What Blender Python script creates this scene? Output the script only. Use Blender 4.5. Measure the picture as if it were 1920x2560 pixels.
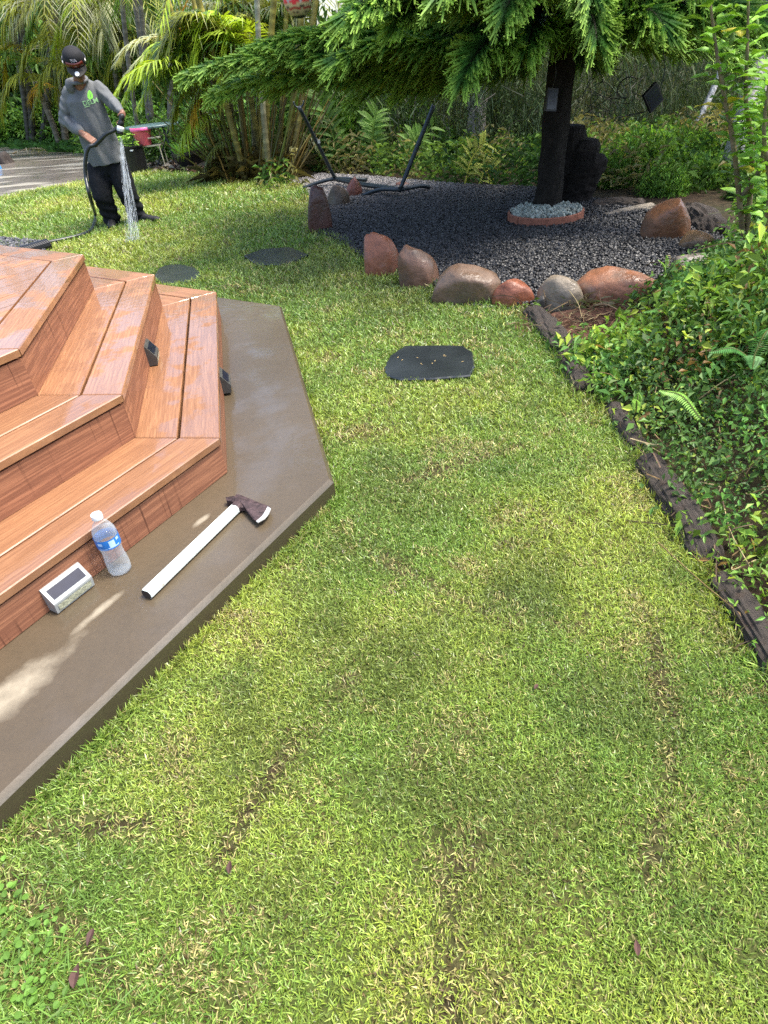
import bpy, bmesh, math, random
import numpy as np
from mathutils import Vector, Matrix
from mathutils.bvhtree import BVHTree

for o in list(bpy.data.objects): bpy.data.objects.remove(o)
sc = bpy.context.scene
COL = sc.collection
R = math.radians
rng = np.random.default_rng(7)
random.seed(7)

# ------------------------------------------------------------------ camera
F_PX, PITCH, ROLL, CAM_H = 1530.7, 0.6419, 0.0987, 1.3494
cam = bpy.data.cameras.new('camera'); cam_o = bpy.data.objects.new('camera', cam); COL.objects.link(cam_o)
cam.sensor_fit = 'VERTICAL'; cam.sensor_height = 36; cam.sensor_width = 27
cam.lens = F_PX / 2560 * 36; cam.clip_end = 500; cam.clip_start = 0.05
cr, sr = math.cos(ROLL), math.sin(ROLL)
X0 = Vector((1, 0, 0)); U0 = Vector((0, math.sin(PITCH), math.cos(PITCH))); F0 = Vector((0, math.cos(PITCH), -math.sin(PITCH)))
cx = X0 * cr - U0 * sr; cy = X0 * sr + U0 * cr      # image right / image up
cam_o.matrix_world = Matrix(((cx.x, cy.x, -F0.x, 0), (cx.y, cy.y, -F0.y, 0), (cx.z, cy.z, -F0.z, CAM_H), (0, 0, 0, 1)))
sc.camera = cam_o

# ------------------------------------------------------------------ world, sun, exposure
SUN_EL, SUN_AZ = R(66), R(92)          # azimuth measured from +Y towards +X
w = bpy.data.worlds.new('World'); sc.world = w; w.use_nodes = True
nt = w.node_tree; bg = nt.nodes['Background']
sky = nt.nodes.new('ShaderNodeTexSky'); sky.sky_type = 'NISHITA'; sky.sun_disc = False
sky.sun_elevation = SUN_EL; sky.sun_rotation = SUN_AZ; sky.air_density = 1.0; sky.dust_density = 3.0; sky.ozone_density = 1.0
nt.links.new(sky.outputs[0], bg.inputs[0]); bg.inputs[1].default_value = 0.15
sun = bpy.data.lights.new('sun', 'SUN'); sun.energy = 2.3; sun.angle = R(18); sun.color = (1, 0.95, 0.86)
sun_o = bpy.data.objects.new('sun', sun); COL.objects.link(sun_o)
sd = Vector((math.sin(SUN_AZ) * math.cos(SUN_EL), math.cos(SUN_AZ) * math.cos(SUN_EL), math.sin(SUN_EL)))
sun_o.rotation_euler = sd.to_track_quat('Z', 'Y').to_euler(); sun_o.location = sd * 30
sc.view_settings.view_transform = 'Standard'; sc.view_settings.look = 'None'
sc.view_settings.exposure = 1.58; sc.view_settings.gamma = 1.0
sc.cycles.max_bounces = 8; sc.cycles.transparent_max_bounces = 16; sc.cycles.transmission_bounces = 8
sc.cycles.use_denoising = False
sc.cycles.caustics_refractive = False; sc.cycles.caustics_reflective = False

# ------------------------------------------------------------------ measuring the place
def ray(u, v):
    a, b = (u - 960) / F_PX, (1280 - v) / F_PX
    a, b = a * cr + b * sr, -a * sr + b * cr
    return np.array([a, math.cos(PITCH) + b * math.sin(PITCH), -math.sin(PITCH) + b * math.cos(PITCH)])
def at(u, v, z=0.0):
    d = ray(u, v); return np.array([0, 0, CAM_H]) + d * ((z - CAM_H) / d[2])
def aty(u, v, y):
    d = ray(u, v); return np.array([0, 0, CAM_H]) + d * (y / d[1])
def sstep(a, b, x):
    t = np.clip((x - a) / (b - a), 0, 1); return t * t * (3 - 2 * t)
def gz(x, y):                            # lie of the land
    x = np.asarray(x, float); y = np.asarray(y, float)
    z = 0.115 * (1 - sstep(2.6, 6.6, y))
    z = z + 2.4 * sstep(17, 48, y) - 0.8 * sstep(9.5, 13, y) * sstep(0.6, 2.5, x) * (1 - sstep(13, 20, y))
    return z + 0.25 * sstep(1.4, 4.5, x) * (1 - sstep(2.6, 3.9, y))
def atg(u, v):
    z = 0.0
    for _ in range(12):
        p = at(u, v, z); z = float(gz(p[0], p[1]))
    return np.array([p[0], p[1], z])
def pxm(p):                              # photo pixels per metre at a point
    return F_PX / float((np.array(p) - [0, 0, CAM_H]) @ np.array(F0))

# ------------------------------------------------------------------ noise
def _h(ix, iy, iz, s):
    n = (ix * 374761393 + iy * 668265263 + iz * 2147483647 + s * 974634777) & 0xffffffff
    n = ((n ^ (n >> 13)) * 1274126177) & 0xffffffff
    return ((n ^ (n >> 16)) & 0xffff) / 65535.0
def vn(P, scale=1.0, seed=0):            # value noise 0..1, P (n,3)
    P = np.asarray(P, float) * scale + 1000.0
    i = np.floor(P).astype(np.int64); f = P - i; f = f * f * (3 - 2 * f)
    r = 0
    for dx in (0, 1):
        for dy in (0, 1):
            for dz in (0, 1):
                wgt = (f[:, 0] if dx else 1 - f[:, 0]) * (f[:, 1] if dy else 1 - f[:, 1]) * (f[:, 2] if dz else 1 - f[:, 2])
                r = r + wgt * _h(i[:, 0] + dx, i[:, 1] + dy, i[:, 2] + dz, seed)
    return r
def fbm(P, scale=1.0, seed=0, oct=4):
    r = 0; a = 0.5; tot = 0
    for k in range(oct):
        r = r + a * vn(P, scale * 2 ** k, seed + k); tot += a; a *= 0.5
    return r / tot
def xy3(x, y): return np.stack([x, y, np.zeros_like(x)], 1)
def inpoly(x, y, poly):
    poly = np.asarray(poly)[:, :2]; c = np.zeros(len(x), bool); j = len(poly) - 1
    for i in range(len(poly)):
        (xi, yi), (xj, yj) = poly[i], poly[j]
        if yi != yj:
            c ^= ((yi > y) != (yj > y)) & (x < (xj - xi) * (y - yi) / (yj - yi) + xi)
        j = i
    return c

# ------------------------------------------------------------------ mesh building
def nrm(a):
    a = np.asarray(a, float); return a / (np.linalg.norm(a, axis=-1, keepdims=True) + 1e-12)
class MB:
    def __init__(s): s.V = []; s.Q = []; s.T = []; s.C = []; s.B = []; s.n = 0; s.N = []
    def add(s, V, Q=None, T=None, C=None, B=None, NG=None):
        V = np.asarray(V, float).reshape(-1, 3)
        if Q is not None and len(Q): s.Q.append(np.asarray(Q, np.int64) + s.n)
        if T is not None and len(T): s.T.append(np.asarray(T, np.int64) + s.n)
        if NG is not None: s.N += [[i + s.n for i in f] for f in NG]
        if C is None: C = np.ones((len(V), 3))
        C = np.asarray(C, float); C = np.broadcast_to(C, (len(V), 3))
        s.C.append(C); s.B.append(np.zeros((len(V), 3)) if B is None else np.asarray(B, float))
        s.V.append(V); s.n += len(V)
        return s
    def arrays(s): return np.concatenate(s.V), (np.concatenate(s.Q) if s.Q else np.zeros((0, 4), int)), (np.concatenate(s.T) if s.T else np.zeros((0, 3), int)), np.concatenate(s.C), np.concatenate(s.B)
    def mesh(s, name, m, smooth=False, attr=True):
        V, Q, T, C, B = s.arrays()
        me = bpy.data.meshes.new(name)
        ng = s.N
        loops = np.concatenate([Q.ravel(), T.ravel(), np.array([i for f in ng for i in f], int)]).astype(np.int32)
        lens = np.concatenate([np.full(len(Q), 4), np.full(len(T), 3), np.array([len(f) for f in ng], int)]).astype(int)
        st = np.concatenate([[0], np.cumsum(lens)[:-1]]).astype(np.int32)
        me.vertices.add(len(V)); me.vertices.foreach_set('co', V.astype(np.float32).ravel())
        me.loops.add(len(loops)); me.loops.foreach_set('vertex_index', loops)
        me.polygons.add(len(lens)); me.polygons.foreach_set('loop_start', st)
        me.update(calc_edges=True)
        me.polygons.foreach_set('use_smooth', np.full(len(lens), bool(smooth)))
        if attr:
            a = me.attributes.new('tint', 'FLOAT_COLOR', 'POINT')
            a.data.foreach_set('color', np.concatenate([C, np.ones((len(C), 1))], 1).astype(np.float32).ravel())
            b = me.attributes.new('bc', 'FLOAT_VECTOR', 'POINT'); b.data.foreach_set('vector', B.astype(np.float32).ravel())
        me.materials.append(m)
        return me
    def build(s, name, m, parent=None, smooth=False, attr=True):
        return link(name, s.mesh(name, m, smooth, attr), parent)
def link(name, me, parent=None):
    o = bpy.data.objects.new(name, me); COL.objects.link(o)
    if parent is not None:
        o.parent = parent
        o.matrix_parent_inverse = parent.matrix_basis.inverted()
    return o
def tag(o, label=None, cat=None, group=None, kind=None):
    if label: o['label'] = label
    if cat: o['category'] = cat
    if group: o['group'] = group
    if kind: o['kind'] = kind
    return o
def thing(name, loc, label, cat, group=None):
    o = bpy.data.objects.new(name, None); COL.objects.link(o); o.location = Vector([float(c) for c in loc])
    o.empty_display_size = 0.1
    return tag(o, label, cat, group)

def box(mb, c, ax, size, C=None, taper=1.0):
    """c centre, ax 3 axes, size full lengths"""
    ax = np.array(ax, float); h = np.array(size) / 2
    s = np.array([[-1, -1, -1], [1, -1, -1], [1, 1, -1], [-1, 1, -1], [-1, -1, 1], [1, -1, 1], [1, 1, 1], [-1, 1, 1]], float) * h
    s[4:, :2] *= taper
    mb.add(np.array(c) + s @ ax, Q=[[0, 3, 2, 1], [4, 5, 6, 7], [0, 1, 5, 4], [1, 2, 6, 5], [2, 3, 7, 6], [3, 0, 4, 7]], C=C)
AXW = np.eye(3)
def frames(P):
    """parallel-ish frames along polyline P"""
    P = np.asarray(P, float); d = np.gradient(P, axis=0); d = nrm(d)
    ref = np.array([0, 0, 1.0]) if abs(d[0][2]) < .9 else np.array([1.0, 0, 0])
    A = np.zeros_like(P); a = nrm(np.cross(d[0], ref))
    for i in range(len(P)):
        a = a - d[i] * (a @ d[i]); a = a / (np.linalg.norm(a) + 1e-9); A[i] = a
    return d, A, np.cross(d, A)
def tube(mb, P, r, sides=8, C=None, cap=True, jag=0.0):
    P = np.asarray(P, float); n = len(P); r = np.broadcast_to(np.asarray(r, float), (n,))
    d, A, B = frames(P); th = np.arange(sides) * 2 * math.pi / sides
    rr = r[:, None] * (1 + (jag * (rng.random((n, sides)) - .5) if jag else 0))
    V = P[:, None] + (A[:, None] * np.cos(th)[None, :, None] + B[:, None] * np.sin(th)[None, :, None]) * rr[..., None] if jag else \
        P[:, None] + (A[:, None] * np.cos(th)[None, :, None] + B[:, None] * np.sin(th)[None, :, None]) * r[:, None, None]
    i = np.arange(n - 1)[:, None] * sides; k = np.arange(sides)[None]; k2 = (k + 1) % sides
    Q = np.stack([i + k, i + k2, i + sides + k2, i + sides + k], -1).reshape(-1, 4)
    L = np.concatenate([[0], np.cumsum(np.linalg.norm(np.diff(P, axis=0), axis=1))])
    Bc = np.stack([np.repeat(L, sides), np.tile(th, n), np.zeros(n * sides)], 1)
    if C is not None and np.ndim(C) == 2 and len(C) == n: C = np.repeat(np.asarray(C), sides, 0)
    NG = [list(range(sides))[::-1], [(n - 1) * sides + j for j in range(sides)]] if cap else None
    mb.add(V.reshape(-1, 3), Q=Q, C=C, B=Bc, NG=NG)
def lathe(mb, prof, c=(0, 0, 0), n=24, ax=None, C=None, cap=True):
    prof = np.asarray(prof, float); m = len(prof); th = np.arange(n) * 2 * math.pi / n
    V = np.stack([prof[:, 0][:, None] * np.cos(th), prof[:, 0][:, None] * np.sin(th), np.repeat(prof[:, 1][:, None], n, 1)], -1).reshape(-1, 3)
    if ax is not None: V = V @ np.array(ax, float)
    i = np.arange(m - 1)[:, None] * n; k = np.arange(n)[None]; k2 = (k + 1) % n
    Q = np.stack([i + k, i + k2, i + n + k2, i + n + k], -1).reshape(-1, 4)
    NG = [list(range(n))[::-1], [(m - 1) * n + j for j in range(n)]] if cap else None
    mb.add(V + np.array(c), Q=Q, C=C, NG=NG, B=np.stack([np.repeat(prof[:, 1], n), np.tile(th, m), np.zeros(n * m)], 1))
def cr_path(pts, n=24):
    """Catmull-Rom through pts"""
    p = np.asarray(pts, float); p = np.vstack([2 * p[0] - p[1], p, 2 * p[-1] - p[-2]])
    m = len(p) - 3; out = []
    for t in np.linspace(0, m - 1e-6, n):
        i = int(t); f = t - i; a, b, c, d = p[i], p[i + 1], p[i + 2], p[i + 3]
        out.append(.5 * ((2 * b) + (c - a) * f + (2 * a - 5 * b + 4 * c - d) * f * f + (3 * b - a - 3 * c + d) * f ** 3))
    return np.array(out)
def prism(mb, poly, z0, z1, C=None, bev=0.0, bc=None):
    """poly CCW xy; flat slab with small top bevel"""
    poly = np.asarray(poly, float)[:, :2]; n = len(poly)
    if bev > 0:
        c = []
        for i in range(n):
            a, b, d = poly[i - 1], poly[i], poly[(i + 1) % n]
            e1 = nrm(b - a); e2 = nrm(d - b); n1 = np.array([-e1[1], e1[0]]); n2 = np.array([-e2[1], e2[0]])
            m = n1 + n2; m = m / max(m @ n1, .15); c.append(b + m * bev)
        rings = [(poly, z0), (poly, z1 - bev), (np.array(c) * .7 + poly * .3, z1 - bev * .3), (np.array(c), z1)]
    else: rings = [(poly, z0), (poly, z1)]
    V = np.concatenate([np.concatenate([np.asarray(p), np.full((n, 1), z)], 1) for p, z in rings])
    Q = [[k * n + i, k * n + (i + 1) % n, (k + 1) * n + (i + 1) % n, (k + 1) * n + i] for k in range(len(rings) - 1) for i in range(n)]
    NG = [list(range(n))[::-1], [(len(rings) - 1) * n + i for i in range(n)]]
    B = None if bc is None else bc(V)
    mb.add(V, Q=Q, NG=NG, C=C, B=B)
def leaves(mb, P, D, N, L, W, C, fold=.25, droop=0.15):
    """simple folded leaf blades, vectorised"""
    n = len(P); D = nrm(D); S = nrm(np.cross(D, N)); N = np.cross(S, D)
    L = np.broadcast_to(L, (n,))[:, None]; W = np.broadcast_to(W, (n,))[:, None]
    mid = P + D * L * .45; tip = P + D * L - np.array([0, 0, 1.0]) * L * droop
    V = np.stack([P, mid + S * W / 2 + N * W * fold, mid - S * W / 2 + N * W * fold, tip], 1).reshape(-1, 3)
    i = np.arange(n)[:, None] * 4
    T = np.concatenate([i + [[0, 2, 3]], i + [[0, 3, 1]]])
    C = np.repeat(np.broadcast_to(C, (n, 3)), 4, 0)
    mb.add(V, T=T, C=C)
def bigleaf(mb, p, d, up, L, W, C, droop=.3, wave=.0, prof=((0, .05), (.12, .55), (.35, 1), (.6, .85), (.82, .45), (1, .02)), fold=.22):
    d = nrm(d); s = nrm(np.cross(d, up)); u = np.cross(s, d); V = []
    for t, wd in prof:
        c = np.array(p) + d * L * t - np.array([0, 0, 1]) * droop * L * t * t
        wv = wave * W * (random.random() - .5)
        V += [c + s * W * wd / 2 + u * (fold * W * wd / 2 + wv), c, c - s * W * wd / 2 + u * (fold * W * wd / 2 - wv)]
    m = len(prof); Q = []
    for i in range(m - 1): Q += [[3 * i, 3 * i + 1, 3 * i + 4, 3 * i + 3], [3 * i + 1, 3 * i + 2, 3 * i + 5, 3 * i + 4]]
    mb.add(V, Q=Q, C=C)
def ico(sub):
    bm = bmesh.new(); bmesh.ops.create_icosphere(bm, subdivisions=sub, radius=1)
    V = np.array([v.co[:] for v in bm.verts]); T = np.array([[v.index for v in f.verts] for f in bm.faces]); bm.free(); return V, T
ICO = {k: ico(k) for k in (1, 2, 3, 4)}
def randdir(n, zmin=-1, zmax=1):
    z = rng.uniform(zmin, zmax, n); a = rng.uniform(0, 2 * math.pi, n); r = np.sqrt(1 - z * z)
    return np.stack([r * np.cos(a), r * np.sin(a), z], 1)

# ------------------------------------------------------------------ materials
class NT:
    def __init__(s, name):
        s.m = bpy.data.materials.new(name); s.m.use_nodes = True; s.t = s.m.node_tree
        s.b = s.t.nodes['Principled BSDF']; s.out = s.t.nodes['Material Output']
    def n(s, typ, **kw):
        nd = s.t.nodes.new(typ)
        for k, v in kw.items():
            if hasattr(nd, k): setattr(nd, k, v)
        return nd
    def l(s, a, b): s.t.links.new(a, b)
    def attr(s, name): 
        a = s.n('ShaderNodeAttribute'); a.attribute_name = name; return a
    def obj(s): return s.n('ShaderNodeTexCoord').outputs['Object']
    def gpos(s): return s.n('ShaderNodeNewGeometry').outputs['Position']
    def noise(s, vec, scale, detail=4, rough=.55, stretch=None):
        if stretch:
            mp = s.n('ShaderNodeMapping'); mp.inputs['Scale'].default_value = stretch; s.l(vec, mp.inputs[0]); vec = mp.outputs[0]
        t = s.n('ShaderNodeTexNoise'); t.inputs['Scale'].default_value = scale; t.inputs['Detail'].default_value = detail; t.inputs['Roughness'].default_value = rough
        s.l(vec, t.inputs['Vector']); return t.outputs['Fac']
    def ramp(s, fac, stops):
        r = s.n('ShaderNodeValToRGB'); e = r.color_ramp.elements
        while len(e) < len(stops): e.new(.5)
        for el, (p, c) in zip(e, stops):
            el.position = p; el.color = (c, c, c, 1) if np.isscalar(c) else (*c, 1)
        s.l(fac, r.inputs[0]); return r.outputs[0]
    def mix(s, fac, a, b, mode='MIX'):
        m = s.n('ShaderNodeMix', data_type='RGBA', blend_type=mode)
        for sock, v in ((m.inputs[0], fac), (m.inputs[6], a), (m.inputs[7], b)):
            if hasattr(v, 'is_linked'): s.l(v, sock)
            elif np.isscalar(v): sock.default_value = v if sock == m.inputs[0] else (v, v, v, 1)
            else: sock.default_value = (*v, 1)
        return m.outputs[2]
    def math(s, op, a, b=0.0):
        m = s.n('ShaderNodeMath', operation=op)
        for sock, v in ((m.inputs[0], a), (m.inputs[1], b)):
            if hasattr(v, 'is_linked'): s.l(v, sock)
            else: sock.default_value = v
        return m.outputs[0]
    def bump(s, h, strength=.3, dist=.01):
        b = s.n('ShaderNodeBump'); b.inputs['Strength'].default_value = strength; b.inputs['Distance'].default_value = dist
        s.l(h, b.inputs['Height']); s.l(b.outputs[0], s.b.inputs['Normal'])
    def set(s, color=None, rough=None, metal=None, spec=None):
        for key, v in (('Base Color', color), ('Roughness', rough), ('Metallic', metal), ('Specular IOR Level', spec)):
            if v is None: continue
            if hasattr(v, 'is_linked'): s.l(v, s.b.inputs[key])
            else: s.b.inputs[key].default_value = (*v, 1) if not np.isscalar(v) else v
        return s.m
def simple(name, col, rough=.6, metal=0, var=.25, scale=12, spec=.5, bump=0):
    t = NT(name); f = t.noise(t.obj(), scale, 5)
    c = np.array(col)
    t.set(t.ramp(f, [(.3, tuple(c * (1 - var))), (.7, tuple(np.minimum(c * (1 + var), 1)))]), rough, metal, spec)
    if bump: t.bump(f, bump, .01)
    return t.m
def foliage(name, transl=.35, rough=.45, spec=.35, var=.25, scale=3.0):
    t = NT(name); a = t.attr('tint').outputs['Color']
    f = t.noise(t.gpos(), scale, 3)
    v = t.ramp(f, [(.25, 1 - var), (.75, 1 + var)])
    col = t.mix(1.0, a, v, 'MULTIPLY')
    t.set(col, rough, 0, spec)
    tr = t.n('ShaderNodeBsdfTranslucent'); t.l(t.mix(1.0, col, (1.25, 1.2, .6), 'MULTIPLY'), tr.inputs[0])
    mx = t.n('ShaderNodeMixShader'); mx.inputs[0].default_value = transl
    t.l(t.b.outputs[0], mx.inputs[1]); t.l(tr.outputs[0], mx.inputs[2]); t.l(mx.outputs[0], t.out.inputs[0])
    return t.m
def tintmat(name, rough=.6, spec=.4, var=.2, scale=20, bump=.2, dist=.01):
    t = NT(name); a = t.attr('tint').outputs['Color']; f = t.noise(t.obj(), scale, 5)
    t.set(t.mix(1.0, a, t.ramp(f, [(.3, 1 - var), (.7, 1 + var)]), 'MULTIPLY'), rough, 0, spec)
    if bump: t.bump(f, bump, dist)
    return t.m
M = {}
M['grass'] = foliage('grass', .3, .36, .5, .12, 2)
M['leaf'] = foliage('leaf', .3, .5, .35, .25)
M['palm'] = foliage('palm_leaf', .35, .4, .45, .25, 2)
M['pine'] = foliage('pine_needles', .12, .55, .25, .3, 6)
M['thicket'] = foliage('thicket_leaf', .25, .6, .25, .35, 1.2)
M['cane'] = tintmat('cane', .5, .4, .35, 9, .2)
M['bark'] = tintmat('bark', .85, .2, .35, 18, .8, .03)
M['pebble'] = tintmat('pebble', .45, .5, .3, 30, .3)

def soil_mat():
    t = NT('soil'); p = t.gpos(); f = t.noise(p, 22, 8, .65); g = t.noise(p, 1.3, 4)
    c = t.mix(t.ramp(g, [(.4, 0.0), (.65, 1.0)]), t.ramp(f, [(.3, (.012, .008, .005)), (.7, (.07, .045, .028))]), t.ramp(f, [(.3, (.012, .016, .006)), (.7, (.05, .05, .018))]))
    t.set(c, .9, 0, .2); t.bump(f, .8, .03); return t.m
M['soil'] = soil_mat()
def lawn_mat():
    t = NT('lawn_thatch'); p = t.gpos(); a_ = t.attr('tint').outputs['Color']; f = t.noise(p, 55, 8, .7); g = t.noise(p, 2.2, 4)
    c = t.mix(t.ramp(g, [(.5, 0.0), (.8, 1.0)]), t.ramp(f, [(.3, (.025, .036, .008)), (.7, (.10, .135, .03))]), t.ramp(f, [(.3, (.025, .018, .01)), (.7, (.16, .12, .05))]))
    c = t.mix(a_, t.ramp(f, [(.3, (.012, .008, .005)), (.7, (.065, .042, .026))]), c)
    t.set(c, .9, 0, .15); t.bump(f, .7, .01); return t.m
M['lawn'] = lawn_mat()
def concrete_mat(name, wet, dry, dscale, lo, hi, strv=None, sun_spots=None, side=None):
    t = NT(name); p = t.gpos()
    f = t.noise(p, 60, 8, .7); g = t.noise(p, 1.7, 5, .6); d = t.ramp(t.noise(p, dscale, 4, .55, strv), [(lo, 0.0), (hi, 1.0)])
    if sun_spots:
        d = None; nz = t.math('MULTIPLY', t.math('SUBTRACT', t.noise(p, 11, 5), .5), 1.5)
        for sx, sy, rx, ry, an in sun_spots:
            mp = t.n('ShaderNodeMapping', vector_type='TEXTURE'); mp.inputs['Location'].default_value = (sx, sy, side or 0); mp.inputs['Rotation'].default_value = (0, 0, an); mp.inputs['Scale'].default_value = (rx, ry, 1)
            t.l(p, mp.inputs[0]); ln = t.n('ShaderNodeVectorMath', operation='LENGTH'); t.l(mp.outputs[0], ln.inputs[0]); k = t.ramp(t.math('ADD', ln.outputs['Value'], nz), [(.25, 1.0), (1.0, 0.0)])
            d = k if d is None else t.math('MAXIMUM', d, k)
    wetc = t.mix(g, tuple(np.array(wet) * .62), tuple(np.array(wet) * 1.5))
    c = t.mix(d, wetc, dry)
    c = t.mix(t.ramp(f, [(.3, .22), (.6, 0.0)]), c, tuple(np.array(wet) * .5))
    if side:
        sx_ = t.n('ShaderNodeSeparateXYZ'); t.l(p, sx_.inputs[0]); zz = t.math('ADD', sx_.outputs['Z'], t.math('MULTIPLY', t.math('SUBTRACT', t.noise(p, 14, 5), .5), .016))
        c = t.mix(t.ramp(t.math('MULTIPLY', t.math('SUBTRACT', zz, side), 40), [(.0, .85), (.4, 0.0)]), c, (.045, .036, .02))
    pud = t.ramp(t.noise(p, 5.5, 4), [(.36, 1.0), (.47, 0.0)])
    r = t.math('ADD', t.math('MULTIPLY', pud, -.04), .48)
    r = t.math('ADD', r, t.math('MULTIPLY', d, .35))
    t.l(t.math('MULTIPLY', t.math('SUBTRACT', 1.0, d), t.math('ADD', t.math('MULTIPLY', t.ramp(t.noise(p, 3.4, 4), [(.5, 0.0), (.62, 1.0)]), .55), .22)), t.b.inputs['Coat Weight']); cb = t.n('ShaderNodeBump'); cb.inputs['Strength'].default_value = .22; cb.inputs['Distance'].default_value = .006; t.l(t.noise(p, 24, 3), cb.inputs['Height']); t.l(cb.outputs[0], t.b.inputs['Coat Normal']); t.b.inputs['Coat Roughness'].default_value = .09
    t.set(c, r, 0, .5); t.bump(f, .18, .006); return t.m
M['slab'] = concrete_mat('wet_concrete', (.076, .056, .032), (.27, .23, .165), 2.3, .60, .70, sun_spots=((-.925, .97, .17, .06, 1.0), (-.80, 1.22, .085, .016, 1.0), (-.585, 1.595, .045, .013, 1.0)), side=.186)  # pale spots paint patches of sun into the slab colour
M['drive'] = concrete_mat('driveway_concrete', (.12, .10, .08), (.27, .25, .20), 1.0, .53, .60, (.5, 2.6, 1))  # paler stretched streaks mixed into the concrete colour
def wood_mat(name, a, b, c, glossy):
    t = NT(name); v = t.attr('bc').outputs['Vector']; tint = t.attr('tint').outputs['Color']
    wv = t.noise(v, 1.0, 2, .5, (2.5, 9, 3)); 
    g = t.noise(v, 1.0, 6, .6, (5, 130, 8)); g2 = t.noise(v, 1.0, 3, .6, (1.6, 26, 8))
    ring = t.n('ShaderNodeTexWave', wave_type='BANDS', bands_direction='Y'); ring.inputs['Scale'].default_value = 22; ring.inputs['Distortion'].default_value = 9; ring.inputs['Detail'].default_value = 3; ring.inputs['Detail Scale'].default_value = .6
    mp = t.n('ShaderNodeMapping'); mp.inputs['Scale'].default_value = (.7, 1, 1); t.l(v, mp.inputs[0]); t.l(mp.outputs[0], ring.inputs[0])
    col = t.mix(g2, a, b); col = t.mix(t.ramp(g, [(.42, .5), (.62, 0.0)]), col, c)
    col = t.mix(t.math('MULTIPLY', t.ramp(ring.outputs['Fac'], [(.0, 1.0), (.35, 0.0)]), .3), col, c)
    col = t.mix(1.0, col, tint, 'MULTIPLY')
    p = t.gpos(); wet = t.ramp(t.noise(p, 4.5, 5, .6), [(.50, 1.0), (.56, 0.0)])
    col = t.mix(t.math('MULTIPLY', wet, .10), col, tuple(np.array(a) * .75))
    r = t.math('SUBTRACT', .5, t.math('MULTIPLY', wet, .06))
    t.set(col, r, 0, .5)
    t.l(t.math('MULTIPLY', wet, .9), t.b.inputs['Coat Weight']); t.b.inputs['Coat Roughness'].default_value = .05
    cb = t.n('ShaderNodeBump'); cb.inputs['Strength'].default_value = .12; cb.inputs['Distance'].default_value = .004; t.l(t.noise(p, 30, 3), cb.inputs['Height']); t.l(cb.outputs[0], t.b.inputs['Coat Normal'])
    h = t.math('ADD', t.math('MULTIPLY', g, .5), t.math('MULTIPLY', t.noise(p, 38, 3), .6))
    t.bump(h, .18, .004); return t.m
M['tread'] = wood_mat('deck_board', (.285, .130, .056), (.40, .205, .100), (.155, .064, .028), .42)
def riser_mat():
    t = NT('riser_board'); v = t.attr('bc').outputs['Vector']
    g = t.noise(v, 1.0, 6, .6, (4, 110, 8)); g2 = t.noise(v, 1.0, 3, .6, (1.2, 20, 8))
    col = t.mix(g2, (.27, .115, .062), (.37, .168, .092)); col = t.mix(t.ramp(g, [(.45, .7), (.62, 0.0)]), col, (.13, .05, .03))
    drip = t.ramp(t.noise(v, 1.0, 2, .7, (70, 1.0, 1)), [(.58, 0.0), (.66, 1.0)])
    msk = t.ramp(t.noise(v, 1.0, 2, .5, (2.2, 4, 1)), [(.45, 0.0), (.6, 1.0)])
    col = t.mix(t.math('MULTIPLY', t.math('MULTIPLY', drip, msk), .8), col, (.07, .026, .015))
    t.set(col, .42, 0, .4); t.bump(g, .2, .004); return t.m
M['riser'] = riser_mat()
def rock_mat():
    t = NT('rock'); a = t.attr('tint').outputs['Color']; o = t.obj()
    f = t.noise(o, 26, 8, .65); g = t.noise(o, 6, 5); 
    col = t.mix(1.0, a, t.ramp(f, [(.25, .72), (.7, 1.2)]), 'MULTIPLY')
    col = t.mix(t.ramp(g, [(.5, 0.0), (.66, .55)]), col, (.10, .085, .065))
    wet = t.ramp(t.noise(o, 9, 3), [(.42, .22), (.6, .6)])
    t.set(col, wet, 0, .45); t.bump(t.noise(o, 11, 7, .6), .5, .03); return t.m
M['rock'] = rock_mat()
def log_mat():
    t = NT('weathered_log'); v = t.attr('bc').outputs['Vector']
    g = t.noise(v, 1.0, 7, .65, (2.2, 16, 1)); f = t.noise(t.gpos(), 30, 6)
    col = t.mix(g, (.022, .018, .016), (.15, .125, .105)); col = t.mix(t.ramp(f, [(.55, 0.0), (.75, .5)]), col, (.09, .05, .03))
    t.set(col, .8, 0, .25); t.bump(g, .9, .02); return t.m
M['log'] = log_mat()
M['black_plastic'] = simple('black_plastic', (.012, .012, .013), .4, 0, .2, 30)
M['dark_metal'] = simple('dark_metal', (.035, .045, .052), .38, .4, .2, 30)
M['slate'] = simple('slate', (.020, .024, .025), .24, 0, .3, 6, .6, .06)
def worn():
    t = NT('worn_white_paint'); o = t.gpos(); f = t.noise(o, 70, 6, .7); g = t.noise(o, 16, 4)
    c = t.mix(g, (.50, .55, .51), (.68, .73, .69)); c = t.mix(t.ramp(f, [(.60, 0.0), (.68, .8)]), c, (.20, .17, .12)); c = t.mix(t.ramp(t.noise(o, 30, 5, .6), [(.62, 0.0), (.72, .6)]), c, (.30, .20, .10))
    t.set(c, .45, 0, .4); t.bump(f, .25, .004); return t.m
M['white_paint'] = worn()
M['white'] = simple('white_plastic', (.8, .82, .82), .35, 0, .03, 20)
M['rust'] = simple('rusty_steel', (.055, .035, .035), .6, .2, .6, 60, .4, .4)
M['steel'] = simple('bright_steel', (.55, .54, .5), .4, .3, .25, 80)
M['solar'] = simple('solar_cell', (.012, .013, .025), .18, 0, .3, 40, .6)
M['silver'] = simple('silver_plastic', (.34, .36, .35), .35, .1, .08, 60)
M['lens'] = simple('frosted_lens', (.36, .37, .26), .3, 0, .25, 70, .5, .5)
M['grey_plastic'] = simple('grey_plastic', (.06, .06, .055), .45, 0, .2, 40)
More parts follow.
